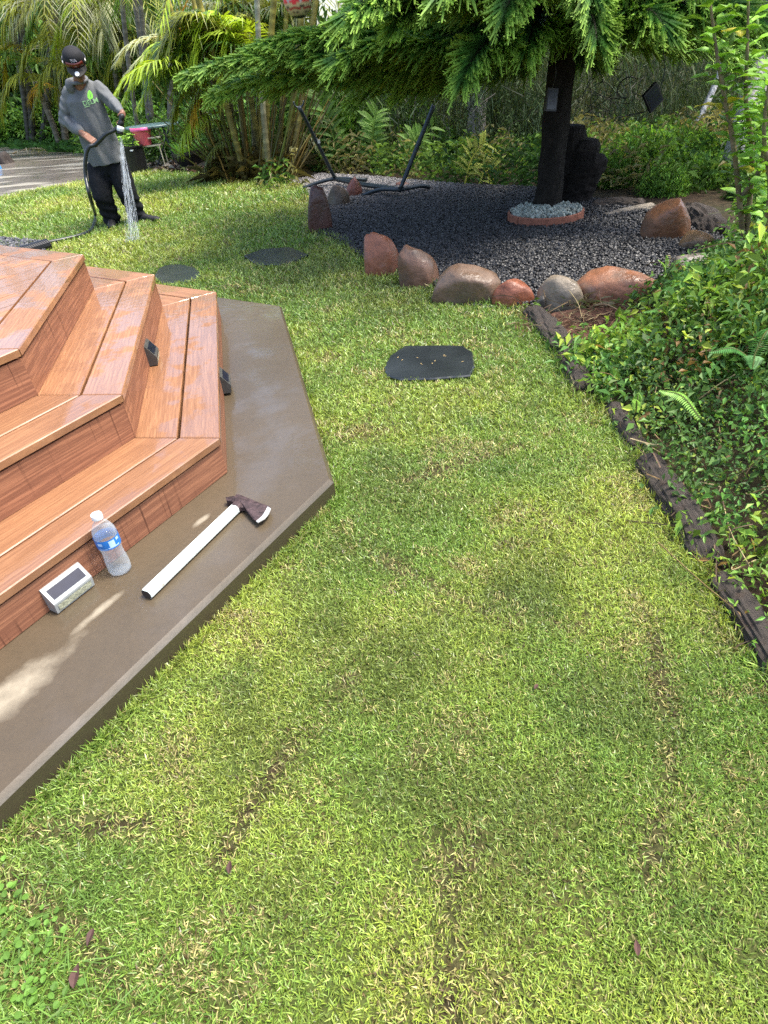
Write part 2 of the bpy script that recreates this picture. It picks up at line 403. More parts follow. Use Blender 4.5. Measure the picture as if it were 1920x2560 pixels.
M['pink'] = simple('pink_plastic', (.75, .13, .16), .4, 0, .12, 6)
M['table'] = simple('green_table', (.10, .17, .17), .35, 0, .2, 6)
M['cream'] = simple('cream_wood', (.5, .45, .32), .6, 0, .25, 14)
M['brick'] = simple('brick', (.42, .16, .11), .8, 0, .35, 22, .3, .4)
M['ring'] = simple('ring_edging', (.30, .115, .07), .7, 0, .3, 26, .3, .3)
M['skin'] = simple('skin', (.22, .105, .065), .5, 0, .15, 22, .4)
M['trousers'] = simple('black_trousers', (.009, .010, .013), .85, 0, .4, 30, .2, .3)
M['shoe'] = simple('black_shoe', (.014, .014, .016), .6, 0, .3, 30, .3)
M['cap'] = simple('black_cap', (.022, .022, .024), .75, 0, .25, 60, .2)
M['brim'] = simple('grey_brim', (.05, .048, .044), .7, 0, .2, 60, .2)
M['blue'] = simple('blue_cloth', (.05, .22, .55), .6, 0, .3, 12)
M['dark_cloth'] = simple('dark_cloth', (.035, .025, .02), .8, 0, .4, 12)
M['green_print'] = simple('green_print', (.22, .75, .06), .6, 0, .05, 12)
M['pale_print'] = simple('pale_print', (.35, .62, .28), .6, 0, .05, 12)
M['grey_print'] = simple('grey_print', (.45, .45, .5), .6, 0, .05, 12)
M['goggle'] = simple('amber_lens', (.10, .016, .008), .15, 0, .5, 20, .7)
M['hose'] = simple('hose_rubber', (.016, .02, .022), .35, 0, .15, 20)
M['label_blue'] = simple('label_blue', (.02, .17, .52), .35, 0, .2, 60)
M['label_pale'] = simple('label_pale', (.42, .60, .85), .35, 0, .1, 60)
M['dead_leaf'] = tintmat('dead_leaf', .7, .3, .3, 30, .3)
def shirt_mat():
    t = NT('grey_heather'); o = t.gpos(); f = t.noise(o, 220, 4, .7); g = t.noise(o, 7, 4)
    c = t.mix(g, (.115, .122, .125), (.18, .188, .19)); c = t.mix(t.ramp(f, [(.35, .4), (.6, 0.0)]), c, (.11, .115, .12))
    t.set(c, .85, 0, .2); t.bump(t.noise(o, 28, 4), .35, .01); return t.m
M['shirt'] = shirt_mat()
def clear(name, alpha, col, rough=.05):
    t = NT(name); tr = t.n('ShaderNodeBsdfTransparent'); tr.inputs[0].default_value = (.97, .985, 1, 1)
    t.set(col, rough, 0, .6); lw = t.n('ShaderNodeLayerWeight'); lw.inputs[0].default_value = .35
    f = t.math('ADD', t.math('MULTIPLY', lw.outputs['Facing'], .38), alpha)
    mx = t.n('ShaderNodeMixShader'); t.l(f, mx.inputs[0]); t.l(tr.outputs[0], mx.inputs[1]); t.l(t.b.outputs[0], mx.inputs[2]); t.l(mx.outputs[0], t.out.inputs[0]); return t.m
M['pet'] = clear('clear_plastic', .05, (.75, .8, .83), .08)
M['water'] = clear('bottle_water', .04, (.5, .55, .58), .05)
M['spray'] = clear('spray_water', .16, (.85, .9, .92), .3)

# ================================================================== GROUND
def grid_sheet(name, xs, ys, zf, m, kind='structure'):
    X, Y = np.meshgrid(xs, ys); V = np.stack([X.ravel(), Y.ravel(), zf(X.ravel(), Y.ravel())], 1)
    nx, ny = len(xs), len(ys); i = (np.arange(ny - 1)[:, None] * nx + np.arange(nx - 1)[None]).ravel()
    mb = MB(); mb.add(V, Q=np.stack([i, i + 1, i + nx + 1, i + nx], 1))
    return tag(mb.build(name, m, smooth=True), kind=kind)
xs = np.concatenate([np.linspace(-90, -8, 22)[:-1], np.linspace(-8, 8, 81), np.linspace(8, 90, 22)[1:]])
ys = np.concatenate([np.linspace(-30, -3, 8)[:-1], np.linspace(-3, 16, 96), np.linspace(16, 110, 40)[1:]])
grid_sheet('ground', xs, ys, lambda x, y: gz(x, y) - .02, M['soil'])

# deck / slab plan (from the fitted view)
QA = [1.00499, 1.73776, 2.52901]; QC = [-1.45071, -0.21734, 2.45819]; QW = [.37192, .35002, .27821]   # edge directions, offsets, slab margins
D1, D2, D3 = PH = [np.array([math.cos(a), math.sin(a)]) for a in QA]
N1, N2, N3 = [np.array([d[1], -d[0]]) for d in PH]
def isect(n1, c1, n2, c2): return np.linalg.solve(np.array([n1, n2]), np.array([c1, c2]))
SLAB_Z, RISE1, RISE, TREAD = 0.197, 0.144, 0.1663, 0.2844
def ring_pts(o, ext=3.2, w=(0, 0, 0)):
    c1, c2, c3 = QC[0] - o + w[0], QC[1] - o + w[1], QC[2] - o + w[2]
    B = isect(N1, c1, N2, c2); C = isect(N2, c2, N3, c3)
    A = B - D1 * (ext - 0) ; Dd = C + D3 * ext
    return A, B, C, Dd
A, B, C, D = ring_pts(0, 3.4, QW)
slab_poly = [A, B, C, D]
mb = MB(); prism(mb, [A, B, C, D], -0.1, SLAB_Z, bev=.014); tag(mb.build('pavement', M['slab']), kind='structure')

# ================================================================== DECK STEPS
deck = thing('deck_steps', (*ring_pts(.3)[1], SLAB_Z), 'reddish brown wet composite deck with three wide angled steps on concrete slab', 'deck')
def board(mb, P0, P1, Q1, Q0, z0, z1, along, tint=1.0):
    """trapezoid board P0-P1 outer edge, Q0-Q1 inner edge"""
    poly = [P0, P1, Q1, Q0]
    a = sum(poly[i][0] * poly[(i + 1) % 4][1] - poly[(i + 1) % 4][0] * poly[i][1] for i in range(4))
    if a < 0: poly = poly[::-1]
    off = random.random() * 50; n = np.array([-along[1], along[0]]); sd = random.random() * 9
    prism(mb, poly, z0, z1, bev=.003, bc=lambda V: np.stack([V[:, :2] @ along + off, V[:, :2] @ n + sd, V[:, 2] + sd], 1), C=np.array([1, 1, 1]) * tint)
BW, GAP = .1377, .009
def edge_boards(o, z, nb, sides=(0, 1, 2)):
    for b in range(nb):
        oo = o + b * (BW + GAP); ci = oo + BW + (.03 if b == 1 else 0)
        out = ring_pts(oo); inn = ring_pts(ci)
        for s in sides:
            d = PH[s]; e0 = .002 * d
            mb = MB(); board(mb, out[s] + e0, out[s + 1] - e0, inn[s + 1] - e0, inn[s] + e0, z - .025, z, d, random.uniform(.88, 1.1)); mb.build('tread_board', M['tread'], deck)
def risers(o, z0, z1):
    out = ring_pts(o + .007); inn = ring_pts(o + .03)
    for s in range(3):
        d = PH[s]; n = (N1, N2, N3)[s]; mb = MB(); off = random.random() * 40
        P0, P1, Q1, Q0 = out[s] , out[s + 1] , inn[s + 1], inn[s]
        V = [[*p, z] for z in (z0, z1) for p in (P0, P1, Q1, Q0)]
        Vn = np.array(V); bc = np.stack([Vn[:, :2] @ d + off, Vn[:, 2] + off, Vn[:, 2] * 0], 1)
        mb.add(Vn, Q=[[0, 3, 2, 1], [4, 5, 6, 7], [0, 1, 5, 4], [1, 2, 6, 5], [2, 3, 7, 6], [3, 0, 4, 7]], B=bc); mb.build('riser', M['riser'], deck)
ZS = [SLAB_Z + RISE1, SLAB_Z + RISE1 + RISE, SLAB_Z + RISE1 + 2 * RISE]
for k in range(3):
    zb = SLAB_Z + .002 if k == 0 else ZS[k - 1] + .001
    risers(k * TREAD, zb, ZS[k] - .034)
    edge_boards(k * TREAD, ZS[k], 2 if k < 2 else 1)
# solid core so no light leaks under the boards
mb = MB()
for k in range(3): prism(mb, ring_pts(k * TREAD + .04), SLAB_Z, ZS[k] - .04)
mb.build('frame', M['black_plastic'], deck)
# inner floor boards, one surface of planks
fp = [p for p in ring_pts(2 * TREAD + BW + GAP, 3.0)]
def clip(poly, n, c):
    out = []
    for i in range(len(poly)):
        a, b = poly[i], poly[(i + 1) % len(poly)]; da, db = a @ n - c, b @ n - c
        if da <= 0: out.append(a)
        if (da < 0) != (db < 0): out.append(a + (b - a) * da / (da - db))
    return out
fa, fb = at(0, 721, ZS[2])[:2], at(100, 688, ZS[2])[:2]
fd = nrm(fb - fa); fn = np.array([-fd[1], fd[0]])
mb = MB(); base = fa @ fn
for k in range(-22, 22):
    lo, hi = base + k * (BW + .005), base + k * (BW + .005) + BW
    pl = clip(clip([np.array(p) for p in fp], fn, hi), -fn, -lo)
    if len(pl) < 3: continue
    ar = sum(pl[i][0] * pl[(i + 1) % len(pl)][1] - pl[(i + 1) % len(pl)][0] * pl[i][1] for i in range(len(pl)))
    if abs(ar) < .01: continue
    if ar < 0: pl = pl[::-1]
    off = random.random() * 50
    prism(mb, pl, ZS[2] - .025, ZS[2], bc=lambda V: np.stack([V[:, :2] @ fd + off, V[:, :2] @ fn, V[:, 2]], 1), C=np.array([1.15, 1.12, 1.1]) * random.uniform(.9, 1.08))
mb.build('deck_floor', M['tread'], deck)

# ================================================================== SOLAR STEP LIGHTS
def step_light(c, out, alongv, hz, bodym, label, w=.125):
    """wedge lamp: back plate on riser, sloped top with solar cell, lens below.  c = bottom middle on the riser"""
    out = np.array([*out, 0.]); al = np.array([*alongv, 0.]); up = np.array([0, 0, 1.])
    t = thing('solar_light', c, label, 'light', 'solar lights on the steps'); c = np.array(c); h = hz; dp = .046
    prof = [(0, 0), (dp * .9, 0), (dp, .030), (dp, .035), (.012, h), (0, h)]
    mb = MB(); n = len(prof)
    V = [c + out * a + up * b + al * s * w / 2 for s in (-1, 1) for a, b in prof]
    mb.add(V, Q=[[i, (i + 1) % n, n + (i + 1) % n, n + i] for i in range(n)], NG=[list(range(n))[::-1], list(range(n, 2 * n))]); mb.build('housing', bodym, t)
    p0 = np.array([dp, .035]); p1 = np.array([.012, h]); e = (p1 - p0); en = np.array([e[1], -e[0]]) / np.linalg.norm(e); en = en if en[1] > 0 else -en
    def slope(s, a, lift): q = p0 + e * a + en * lift; return c + out * q[0] + up * q[1] + al * s * w / 2
    mb = MB(); mb.add([slope(-.84, .2, .0015), slope(.84, .2, .0015), slope(.84, .8, .0015), slope(-.84, .8, .0015)], Q=[[0, 1, 2, 3]]); mb.build('solar_panel', M['solar'], t)
    mb = MB(); f = lambda s, z, a: c + out * (dp * .9 + (dp * .1) * z / .03 + a) + up * z + al * s * w / 2
    mb.add([f(-.86, .005, .0015), f(.86, .005, .0015), f(.86, .027, .0015), f(-.86, .027, .0015)], Q=[[0, 1, 2, 3]]); mb.build('lens', M['lens'], t)
    return t
r1 = ring_pts(.014)
p = at(178, 1492, SLAB_Z + .001)[:2]; s = (p - r1[0]) @ D1; p = r1[0] + D1 * s
step_light((*p, SLAB_Z + .004), N1, D1, .074, M['silver'], 'silver solar light on the bottom riser beside the water bottle', .125)
p = at(571, 960, SLAB_Z + .03)[:2]; s = (p - r1[1]) @ D2; p = r1[1] + D2 * s
step_light((*p, SLAB_Z + .012), N2, D2, .08, M['grey_plastic'], 'dark solar light on the outer right riser above wet concrete', .11)
r2 = ring_pts(TREAD + .014)
p = at(378, 900, ZS[0] + .01)[:2]; s = (p - r2[1]) @ D2; p = r2[1] + D2 * s
step_light((*p, ZS[0] + .004), N2, D2, .085, M['grey_plastic'], 'dark solar light on the middle right riser above the lowest tread', .11)

# ================================================================== WATER BOTTLE
bp = at(303, 1425, SLAB_Z)
bt = thing('water_bottle', bp, 'clear plastic water bottle with blue label and white cap by the bottom step', 'bottle')
prof = [(.026, 0), (.031, .004), (.0325, .012), (.0325, .03), (.0315, .034), (.0325, .038), (.031, .046), (.0318, .05), (.029, .06), (.0298, .066), (.0285, .072), (.0296, .078), (.029, .084), (.0315, .095), (.0325, .102), (.0325, .132), (.0318, .136), (.0328, .141), (.031, .152), (.027, .163), (.021, .174), (.0145, .182), (.0125, .186), (.0125, .2)]
mb = MB(); lathe(mb, prof, bp + [0, 0, .001], 32); mb.build('bottle_body', M['pet'], bt, smooth=True)
mb = MB(); lathe(mb, [(r - .0012, z + .0012) for r, z in prof if z < .158], bp + [0, 0, .001], 32); mb.build('water', M['water'], bt, smooth=True)
mb = MB(); lathe(mb, [(.0150, .1915), (.0153, .193), (.0153, .205), (.0142, .2075), (.006, .208)], bp, 28); mb.build('cap', M['white'], bt, smooth=True)
def band(mb, r, z0, z1, a0, a1, n=24):
    th = np.linspace(a0, a1, n); V = [[r * math.cos(a), r * math.sin(a), z] for a in th for z in (z0, z1)]
    mb.add(np.array(V) + bp, Q=[[2 * i, 2 * i + 2, 2 * i + 3, 2 * i + 1] for i in range(n - 1)])
mb = MB(); band(mb, .0334, .102, .134, 0, 2 * math.pi, 40); lb = mb.build('label', M['label_blue'], bt, smooth=True)
mb = MB(); a0 = math.atan2(-bp[1], -bp[0])
band(mb, .0337, .109, .130, a0 - .05, a0 + .45, 8); band(mb, .0337, .106, .109, a0 - .2, a0 + .8, 8); band(mb, .0337, .118, .127, a0 - 1.0, a0 - .6, 6); band(mb, .0337, .122, .131, a0 + .65, a0 + .95, 6)
band(mb, .0337, .1045, .1065, a0 - 1.1, a0 - .3, 6); mb.build('label_print', M['label_pale'], lb, smooth=True)

# ================================================================== HATCHET
axt = thing('hatchet', at(480, 1370, SLAB_Z), 'old hatchet with rusty head and worn white handle lying on wet slab', 'hatchet')
h0, h1 = at(366, 1486, SLAB_Z + .016), at(594, 1266, SLAB_Z + .018)
d = nrm(h1 - h0); s = nrm(np.cross(d, [0, 0, 1])); u = np.cross(s, d)
mb = MB(); V = []; pr = [(-1, -.45), (-.62, -1), (.62, -1), (1, -.45), (1, .45), (.62, 1), (-.62, 1), (-1, .45)]
L = np.linalg.norm(h1 - h0)
for t, k in ((0, .93), (.01, 1), (.5, .98), (.93, .97), (1.0, .95)):
    for a, b in pr: V.append(h0 + d * L * t + s * a * .0175 * k + u * b * .0145 * k)
mb.add(V, Q=[[i * 8 + j, i * 8 + (j + 1) % 8, i * 8 + 8 + (j + 1) % 8, i * 8 + 8 + j] for i in range(4) for j in range(8)], NG=[list(range(8))[::-1], list(range(32, 40))])
hd = mb.build('handle', M['white_paint'], axt)
mb = MB(); V = [h0 - d * .0006 + s * a * .0158 + u * b * .0130 for a, b in pr]; mb.add(V, NG=[list(range(8))[::-1]]); mb.build('end_grain', M['dark_cloth'], hd)
mb = MB(); V = []
for t, k in ((.965, 1.03), (1.0, 1.06), (1.03, .95)):
    for j, (a, b) in enumerate(pr): V.append(h0 + d * (L * t + .008 * (random.random() - .5)) + s * a * .0172 * k + u * b * .0142 * k)
mb.add(V, Q=[[i * 8 + j, i * 8 + (j + 1) % 8, i * 8 + 8 + (j + 1) % 8, i * 8 + 8 + j] for i in range(2) for j in range(8)], NG=[list(range(16, 24))])
mb.build('rusted_socket', M['rust'], hd)
# head: outline in the slab plane from the photograph, thickness tapering to the edge
zh = SLAB_Z + .018
out = [(565, 1247), (590, 1243), (592, 1239), (600, 1240), (616, 1246), (636, 1254), (656, 1261), (674, 1266), (677, 1271), (672, 1284), (662, 1296), (645, 1306), (634, 1299), (626, 1290), (618, 1277), (612, 1271), (600, 1272), (588, 1266), (590, 1260), (567, 1255)]
O = [at(a, b, zh) for a, b in out]; c0 = at(600, 1257, zh); e0 = at(665, 1285, zh); eL = np.linalg.norm(e0 - c0)
mb = MB(); n = len(O); th = [.013 * (1 - .88 * np.clip(np.linalg.norm(o - c0) * ((o - c0) @ (e0 - c0) > 0) / eL, 0, 1)) for o in O]
V = [o + [0, 0, t * .5] for o, t in zip(O, th)] + [o - [0, 0, t] for o, t in zip(O, th)] + [c0 + [0, 0, .014], c0 - [0, 0, .014]]
T = [[i, (i + 1) % n, 2 * n] for i in range(n)] + [[n + (i + 1) % n, n + i, 2 * n + 1] for i in range(n)]
mb.add(V, T=T, Q=[[i, n + i, n + (i + 1) % n, (i + 1) % n] for i in range(n)]); hdm = mb.build('axe_head', M['rust'], axt)
ed = [(669, 1266), (677, 1271), (672, 1284), (662, 1296), (645, 1306), (640, 1303), (656, 1289), (664, 1276)]
mb = MB(); V = [at(a, b, zh + .0045) for a, b in ed]; V = V + [v - np.array([0, 0, .003]) for v in V]; mb.add(V, NG=[list(range(8))[::-1], list(range(8, 16))], Q=[[i, (i + 1) % 8, 8 + (i + 1) % 8, 8 + i] for i in range(8)]); mb.build('cutting_edge', M['steel'], hdm)

# ================================================================== DRIVEWAY
dp = [at(*p) for p in ((-900, 640), (0, 497), (70, 482), (140, 470), (215, 455), (300, 442), (372, 430))]
far = [at(*p) for p in ((400, 402), (215, 384), (110, 380), (0, 376), (-900, 440))]
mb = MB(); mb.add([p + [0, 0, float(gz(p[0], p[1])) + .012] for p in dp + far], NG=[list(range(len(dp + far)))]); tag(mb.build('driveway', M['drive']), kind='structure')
mb = MB()
jp = [at(118, 381) + [0, 0, .016], at(60, 430) + [0, 0, .016], at(0, 486) + [0, 0, .016]]
for a, b in zip(jp[:-1], jp[1:]):
    sd_ = nrm(np.cross(b - a, [0, 0, 1])) * .03; mb.add([a - sd_, b - sd_, b + sd_, a + sd_], Q=[[0, 1, 2, 3]])
tag(mb.build('driveway_joint', M['dark_metal']), kind='structure')

# ================================================================== LAWN
lawn_px_right = [(1310, 775), (1390, 885), (1440, 985), (1550, 1090), (1620, 1200), (1700, 1335), (1790, 1500), (1850, 1600), (1925, 1690)]
LR = [atg(*p)[:2] for p in lawn_px_right] + [np.array([.8, .3]), np.array([.6, -1.5])]
BED = [atg(*p)[:2] for p in ((1310, 772), (1240, 765), (1170, 755), (1090, 722), (1000, 690), (915, 660), (850, 600), (790, 580), (780, 500), (760, 470), (700, 452))]
BACK = [atg(*p)[:2] for p in ((620, 447), (560, 442), (480, 436), (400, 430), (372, 428), (300, 440), (215, 453), (140, 468), (70, 480), (0, 495), (-300, 540), (-900, 640))]
lawn_poly = [np.array([-4.5, -1.5])] + LR[::-1] + BED + BACK + [np.array([-9., 7.])]
# old sod seams, worn thin
SEAMS = [[atg(*p)[:2] for p in pts] for pts in (((1105, 2010), (1120, 2200), (1140, 2400), (1120, 2580)), ((20, 2190), (130, 2300), (230, 2370), (330, 2520)), ((1250, 1500), (1370, 1560), (1440, 1560)), ((1640, 1600), (1655, 1800), (1670, 1960), (1600, 2250)), ((60, 2080), (200, 2060), (370, 2080)), ((990, 1215), (1150, 1160), (1300, 1120)), ((830, 1330), (1010, 1230)), ((880, 1700), (700, 1900), (560, 2150)), ((1050, 1880), (1190, 2160), (1400, 2200)), ((760, 820), (900, 800), (1010, 850)), ((960, 1400), (1140, 1500), (1280, 1560)))]
def seam_f(x, y):
    d = np.full(len(x), 9.)
    for S in SEAMS:
        for a, b in zip(S[:-1], S[1:]):
            ab = b - a; t = np.clip(((x - a[0]) * ab[0] + (y - a[1]) * ab[1]) / (ab @ ab), 0, 1); d = np.minimum(d, np.hypot(x - a[0] - t * ab[0], y - a[1] - t * ab[1]))
    P = xy3(x, y); return np.clip(1 - d / (.038 * (.25 + 1.5 * fbm(P, 5, 91, 2))), 0, 1) * sstep(.30, .50, fbm(P, 6, 92, 3))
mb = MB()
bb = np.array(lawn_poly); gx = np.arange(bb[:, 0].min(), bb[:, 0].max(), .045); gy = np.arange(-1.5, bb[:, 1].max(), .045)
X, Y = np.meshgrid(gx, gy); ins = inpoly(X.ravel(), Y.ravel(), lawn_poly)
Fs = seam_f(X.ravel(), Y.ravel()); nx = len(gx); i = (np.arange(len(gy) - 1)[:, None] * nx + np.arange(nx - 1)[None]).ravel()
q = np.stack([i, i + 1, i + nx + 1, i + nx], 1); q = q[ins[q].all(1)]
used = np.unique(q); remap = -np.ones(X.size, int); remap[used] = np.arange(len(used))
mb.add(np.stack([X.ravel()[used], Y.ravel()[used], gz(X.ravel()[used], Y.ravel()[used]) + .004], 1), Q=remap[q], C=np.repeat((1 - Fs[used])[:, None], 3, 1))
tag(mb.build('lawn', M['lawn'], smooth=True), kind='structure')

# stepping stones (flat slate slabs)
def stone(pts, z, th, label, sharp=False):
    P = [at(a, b, z)[:2] for a, b in pts]; ctr = np.mean(P, 0); P = cr_path(np.vstack([P, P[:1]]), 44)[:-1] if len(P[0]) == 3 else cr_path(np.hstack([np.vstack([P, P[:1]]), np.zeros((len(P) + 1, 1))]), 44)[:-1, :2]
    if sharp: Q0 = np.array([at(a, b, z)[:2] for a, b in pts]); P = np.concatenate([np.linspace(Q0[i], Q0[(i + 1) % len(Q0)], 7)[:-1] for i in range(len(Q0))])
    P = P + (rng.random(P.shape) - .5) * .006
    a = sum(P[i][0] * P[(i + 1) % len(P)][1] - P[(i + 1) % len(P)][0] * P[i][1] for i in range(len(P)))
    if a < 0: P = P[::-1]
    mb = MB(); prism(mb, P, z - th, z, bev=.006); o = mb.build('stepping_stone', M['slate']); tag(o, label, 'stepping stone', 'stepping stones in the lawn'); return P
S1 = stone([(960, 917), (975, 888), (1010, 864), (1090, 862), (1160, 864), (1182, 880), (1186, 915), (1175, 938), (1090, 945), (1000, 948), (968, 938)], float(gz(.3, 2.97)) + .026, .03, 'black slate stepping stone nearest the right hand log edging', True)
S2 = stone([(610, 638), (655, 622), (725, 617), (772, 636), (745, 648), (700, 661), (640, 660)], float(gz(-.7, 5.7)) + .040, .05, 'black slate stepping stone with straight edges at mid lawn', True)
S3 = stone([(385, 690), (400, 668), (445, 660), (490, 670), (502, 690), (480, 706), (430, 712), (396, 704)], float(gz(-1.5, 5.3)) + .02, .03, 'round black stepping stone just behind the steps')
mb = MB()
for k in range(9):
    c = np.array([*(S1.mean(0) + (rng.random(2) - .5) * [.36, .16]), float(gz(.3, 2.97)) + .0275]); leaves(mb, c[None], randdir(1, -.02, .02), np.array([[0, 0, 1.]]), .018, .004, (.45, .33, .14), .1, 0)
tag(mb.build('grass_clippings', M['dead_leaf']), 'stray straw clippings lying on the nearest slate stone', 'clippings', kind='stuff')

# grass blades
def blades(mb, x, y, s, hgt, col, lean=1.0):
    n = len(x); z = gz(x, y) + .002; P = np.stack([x, y, z], 1)
    az = rng.uniform(0, 2 * math.pi, n); el = np.clip(rng.normal(.75, .38, n), .12, 1.45) * lean
    H = np.stack([np.cos(az), np.sin(az), np.zeros(n)], 1); S = np.stack([-np.sin(az), np.cos(az), np.zeros(n)], 1)
    tw = rng.uniform(-.9, .9, n)[:, None]; 
    Dv = H * np.cos(el)[:, None] + np.array([0, 0, 1.]) * np.sin(el)[:, None]; Nn = np.cross(S, Dv); S = S * np.cos(tw) + Nn * np.sin(tw)
    L = (hgt * s * rng.uniform(.55, 1.3, n))[:, None]; W = (.0022 * s * rng.uniform(.7, 1.3, n))[:, None]
    m = P + Dv * L * .52; tip = P + Dv * L * .96 + H * L * .12 - np.array([0, 0, 1.]) * L * .05
    V = np.stack([P - S * W * .4, P + S * W * .4, m + S * W * .5, m - S * W * .5, tip], 1).reshape(-1, 3)
    i = np.arange(n)[:, None] * 5
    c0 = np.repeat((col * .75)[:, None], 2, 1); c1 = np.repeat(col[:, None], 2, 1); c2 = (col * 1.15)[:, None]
    mb.add(V, Q=i + [[0, 1, 2, 3]], T=i + [[3, 2, 4]], C=np.concatenate([c0, c1, c2], 1).reshape(-1, 3))
OLIVES = [(atg(u, v)[:2], r) for u, v, r in ((930, 1690, .20), (1080, 1900, .15), (640, 1880, .14), (1010, 1235, .20), (1290, 1450, .16), (1600, 1760, .14), (850, 1380, .16), (1200, 2250, .10), (700, 2250, .09), (1040, 740, .35), (1420, 2000, .12), (760, 690, .5))]
def lawn_color(x, y):
    n = len(x); P = xy3(x, y); a = fbm(P, 1.3, 11); b = fbm(P, 5, 23); c = fbm(P, 17, 31, 2); k = rng.random(n)
    green = np.array([.18, .30, .05]); lime = np.array([.37, .44, .075]); straw = np.array([.50, .44, .18]); brown = np.array([.11, .075, .035]); deep = np.array([.085, .17, .04])
    f = np.clip((a - .42) * 3.6 + (k - .5) * .7, 0, 1)[:, None]; col = green * (1 - f) + lime * f
    f = np.clip((.44 - b) * 2.6 + (k - .6) * .7, 0, .65)[:, None]; col = col * (1 - f) + deep * f
    sm = seam_f(x, y); dry = np.maximum(sstep(.54, .72, b * .6 + c * .4 + .1 * (a - .5)), sm)
    ol = np.zeros(n)
    for (cx_, cy_), rad in OLIVES: ol = np.maximum(ol, np.clip(1.35 - np.hypot(x - cx_, y - cy_) / rad - .9 * (b - .5) * 2, 0, 1))
    f = (ol * .75 * (.4 + .6 * rng.random(n)))[:, None]; col = col * (1 - f) + np.array([.125, .15, .035]) * f
    f = (rng.random(n) < (.06 + .5 * dry))[:, None]; st = straw * (.6 + .6 * rng.random((n, 1))); col = np.where(f, st, col)
    f = (rng.random(n) < (.02 + .14 * dry))[:, None]; col = np.where(f, brown * (.6 + .8 * rng.random((n, 1))), col)
    f = (rng.random(n) < .10)[:, None]; col = np.where(f, col * .5 + np.array([.24, .32, .09]), col)
    return col * rng.uniform(.5, 1.4, (n, 1)), dry
gm = MB(); Sl = np.array(slab_poly)
bands = [(.0, .8, 95000, 1.0), (.8, 1.4, 92000, 1.0), (1.4, 2.1, 56000, 1.18), (2.1, 3.0, 26000, 1.5), (3.0, 4.2, 12000, 1.9), (4.2, 5.8, 7200, 2.4), (5.8, 8, 4400, 3.0), (8, 12.6, 2300, 4.0)]
def dens_mask(x, y):
    return fbm(xy3(x, y), 9, 77, 3)
for y0, y1, dens, s in bands:
    half = 1.0 + .75 * y1; x0, x1 = max(-6.5, -half - .5), min(half, 1.9)
    n = int((x1 - x0) * (y1 - y0) * dens); x = rng.uniform(x0, x1, n); y = rng.uniform(y0, y1, n)
    k = inpoly(x, y, lawn_poly) & ~inpoly(x, y, Sl)
    for st in (S1, S2, S3): 
        c = st.mean(0); k &= ~inpoly(x, y, c + (st - c) * .96)
    x, y = x[k], y[k]; col, dry = lawn_color(x, y)
    k = rng.random(len(x)) > np.maximum(.45 * sstep(.58, .78, dens_mask(x, y)) * (1 if y1 < 6 else .4), .7 * seam_f(x, y))
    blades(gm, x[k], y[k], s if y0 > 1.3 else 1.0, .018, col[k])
# longer fringe along the slab edge and the logs
def fringe(A, B, n, s, h, w=.03):
    t = rng.random(n)[:, None]; p = A + (B - A) * t + (rng.random((n, 2)) - .5) * w
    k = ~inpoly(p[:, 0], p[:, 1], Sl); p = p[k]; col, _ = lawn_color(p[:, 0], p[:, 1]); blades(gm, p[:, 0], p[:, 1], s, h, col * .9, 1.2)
Asl, Bsl, Csl, Dsl = slab_poly
fringe(Bsl - D1 * 2.2 + N1 * .02, Bsl + N1 * .02, 4200, 1.1, .034); fringe(Bsl + N2 * .015, Csl + N2 * .015, 1500, 1.6, .024)
for a, b in zip(LR[:-2], LR[1:]): fringe(a, b, int(900 * np.linalg.norm(b - a) + 60), 1.5, .03, .07)
for a, b in zip(BED[:-1], BED[1:]): fringe(a, b, int(500 * np.linalg.norm(b - a) + 30), 2.4, .022, .08)
tag(gm.build('lawn_grass', M['grass'], attr=True), kind='stuff')

# long pale straw bits and weeds in the near left corner
wm = MB()
n = 380; c = np.array([atg(*p)[:2] for p in ((60, 2420), (150, 2330), (40, 2260), (120, 2510), (230, 2480), (20, 2540), (330, 2560))])
ci = rng.integers(0, len(c), n); p = c[ci] + rng.normal(0, .035, (n, 2)); k = ~inpoly(p[:, 0], p[:, 1], Sl); p = p[k]
blades(wm, p[:, 0], p[:, 1], 1.15, .042, np.tile([.15, .27, .05], (len(p), 1)) * rng.uniform(.6, 1.3, (len(p), 1)), .7)
for k in range(90):
    q = c[rng.integers(0, 4)] + rng.normal(0, .03, 2) - [.02, 0]; P = np.array([q[0], q[1], float(gz(*q)) + rng.uniform(.012, .03)])
    a = rng.uniform(0, 6.28); 
    bigleaf(wm, P, (math.cos(a), math.sin(a), .15), (0, 0, 1), rng.uniform(.008, .015), rng.uniform(.008, .013), np.array([.14, .28, .04]) * rng.uniform(.6, 1.2), .1, 0, ((0, .3), (.3, .95), (.6, 1), (.85, .7), (1, .2)))
tag(wm.build('clover_weeds', M['leaf']), kind='stuff')
for px, L, lab in (((243, 2330), .018, 'small brown dead leaf near the bottom left corner of lawn'), ((193, 2480), .024, 'dark curled dead leaf lying among the weeds'), ((578, 2195), .016, 'dark brown leaf scrap in the foreground lawn'), ((1590, 2400), .016, 'dark leaf scrap in the lower right lawn'), ((1335, 1735), .012, 'tiny dark leaf crumb in the middle of the lawn')):
    P = atg(*px) + [0, 0, .018]; mb = MB(); a = random.uniform(0, 6.28) if L != .024 else 1.7
    bigleaf(mb, P, (math.cos(a), math.sin(a), .1), (0, 0, 1), L * 1.6, L * .7, (.07, .035, .028), .15, .1, fold=.6); tag(mb.build('dead_leaf', M['dead_leaf']), lab, 'leaf', 'dead leaves on the lawn')

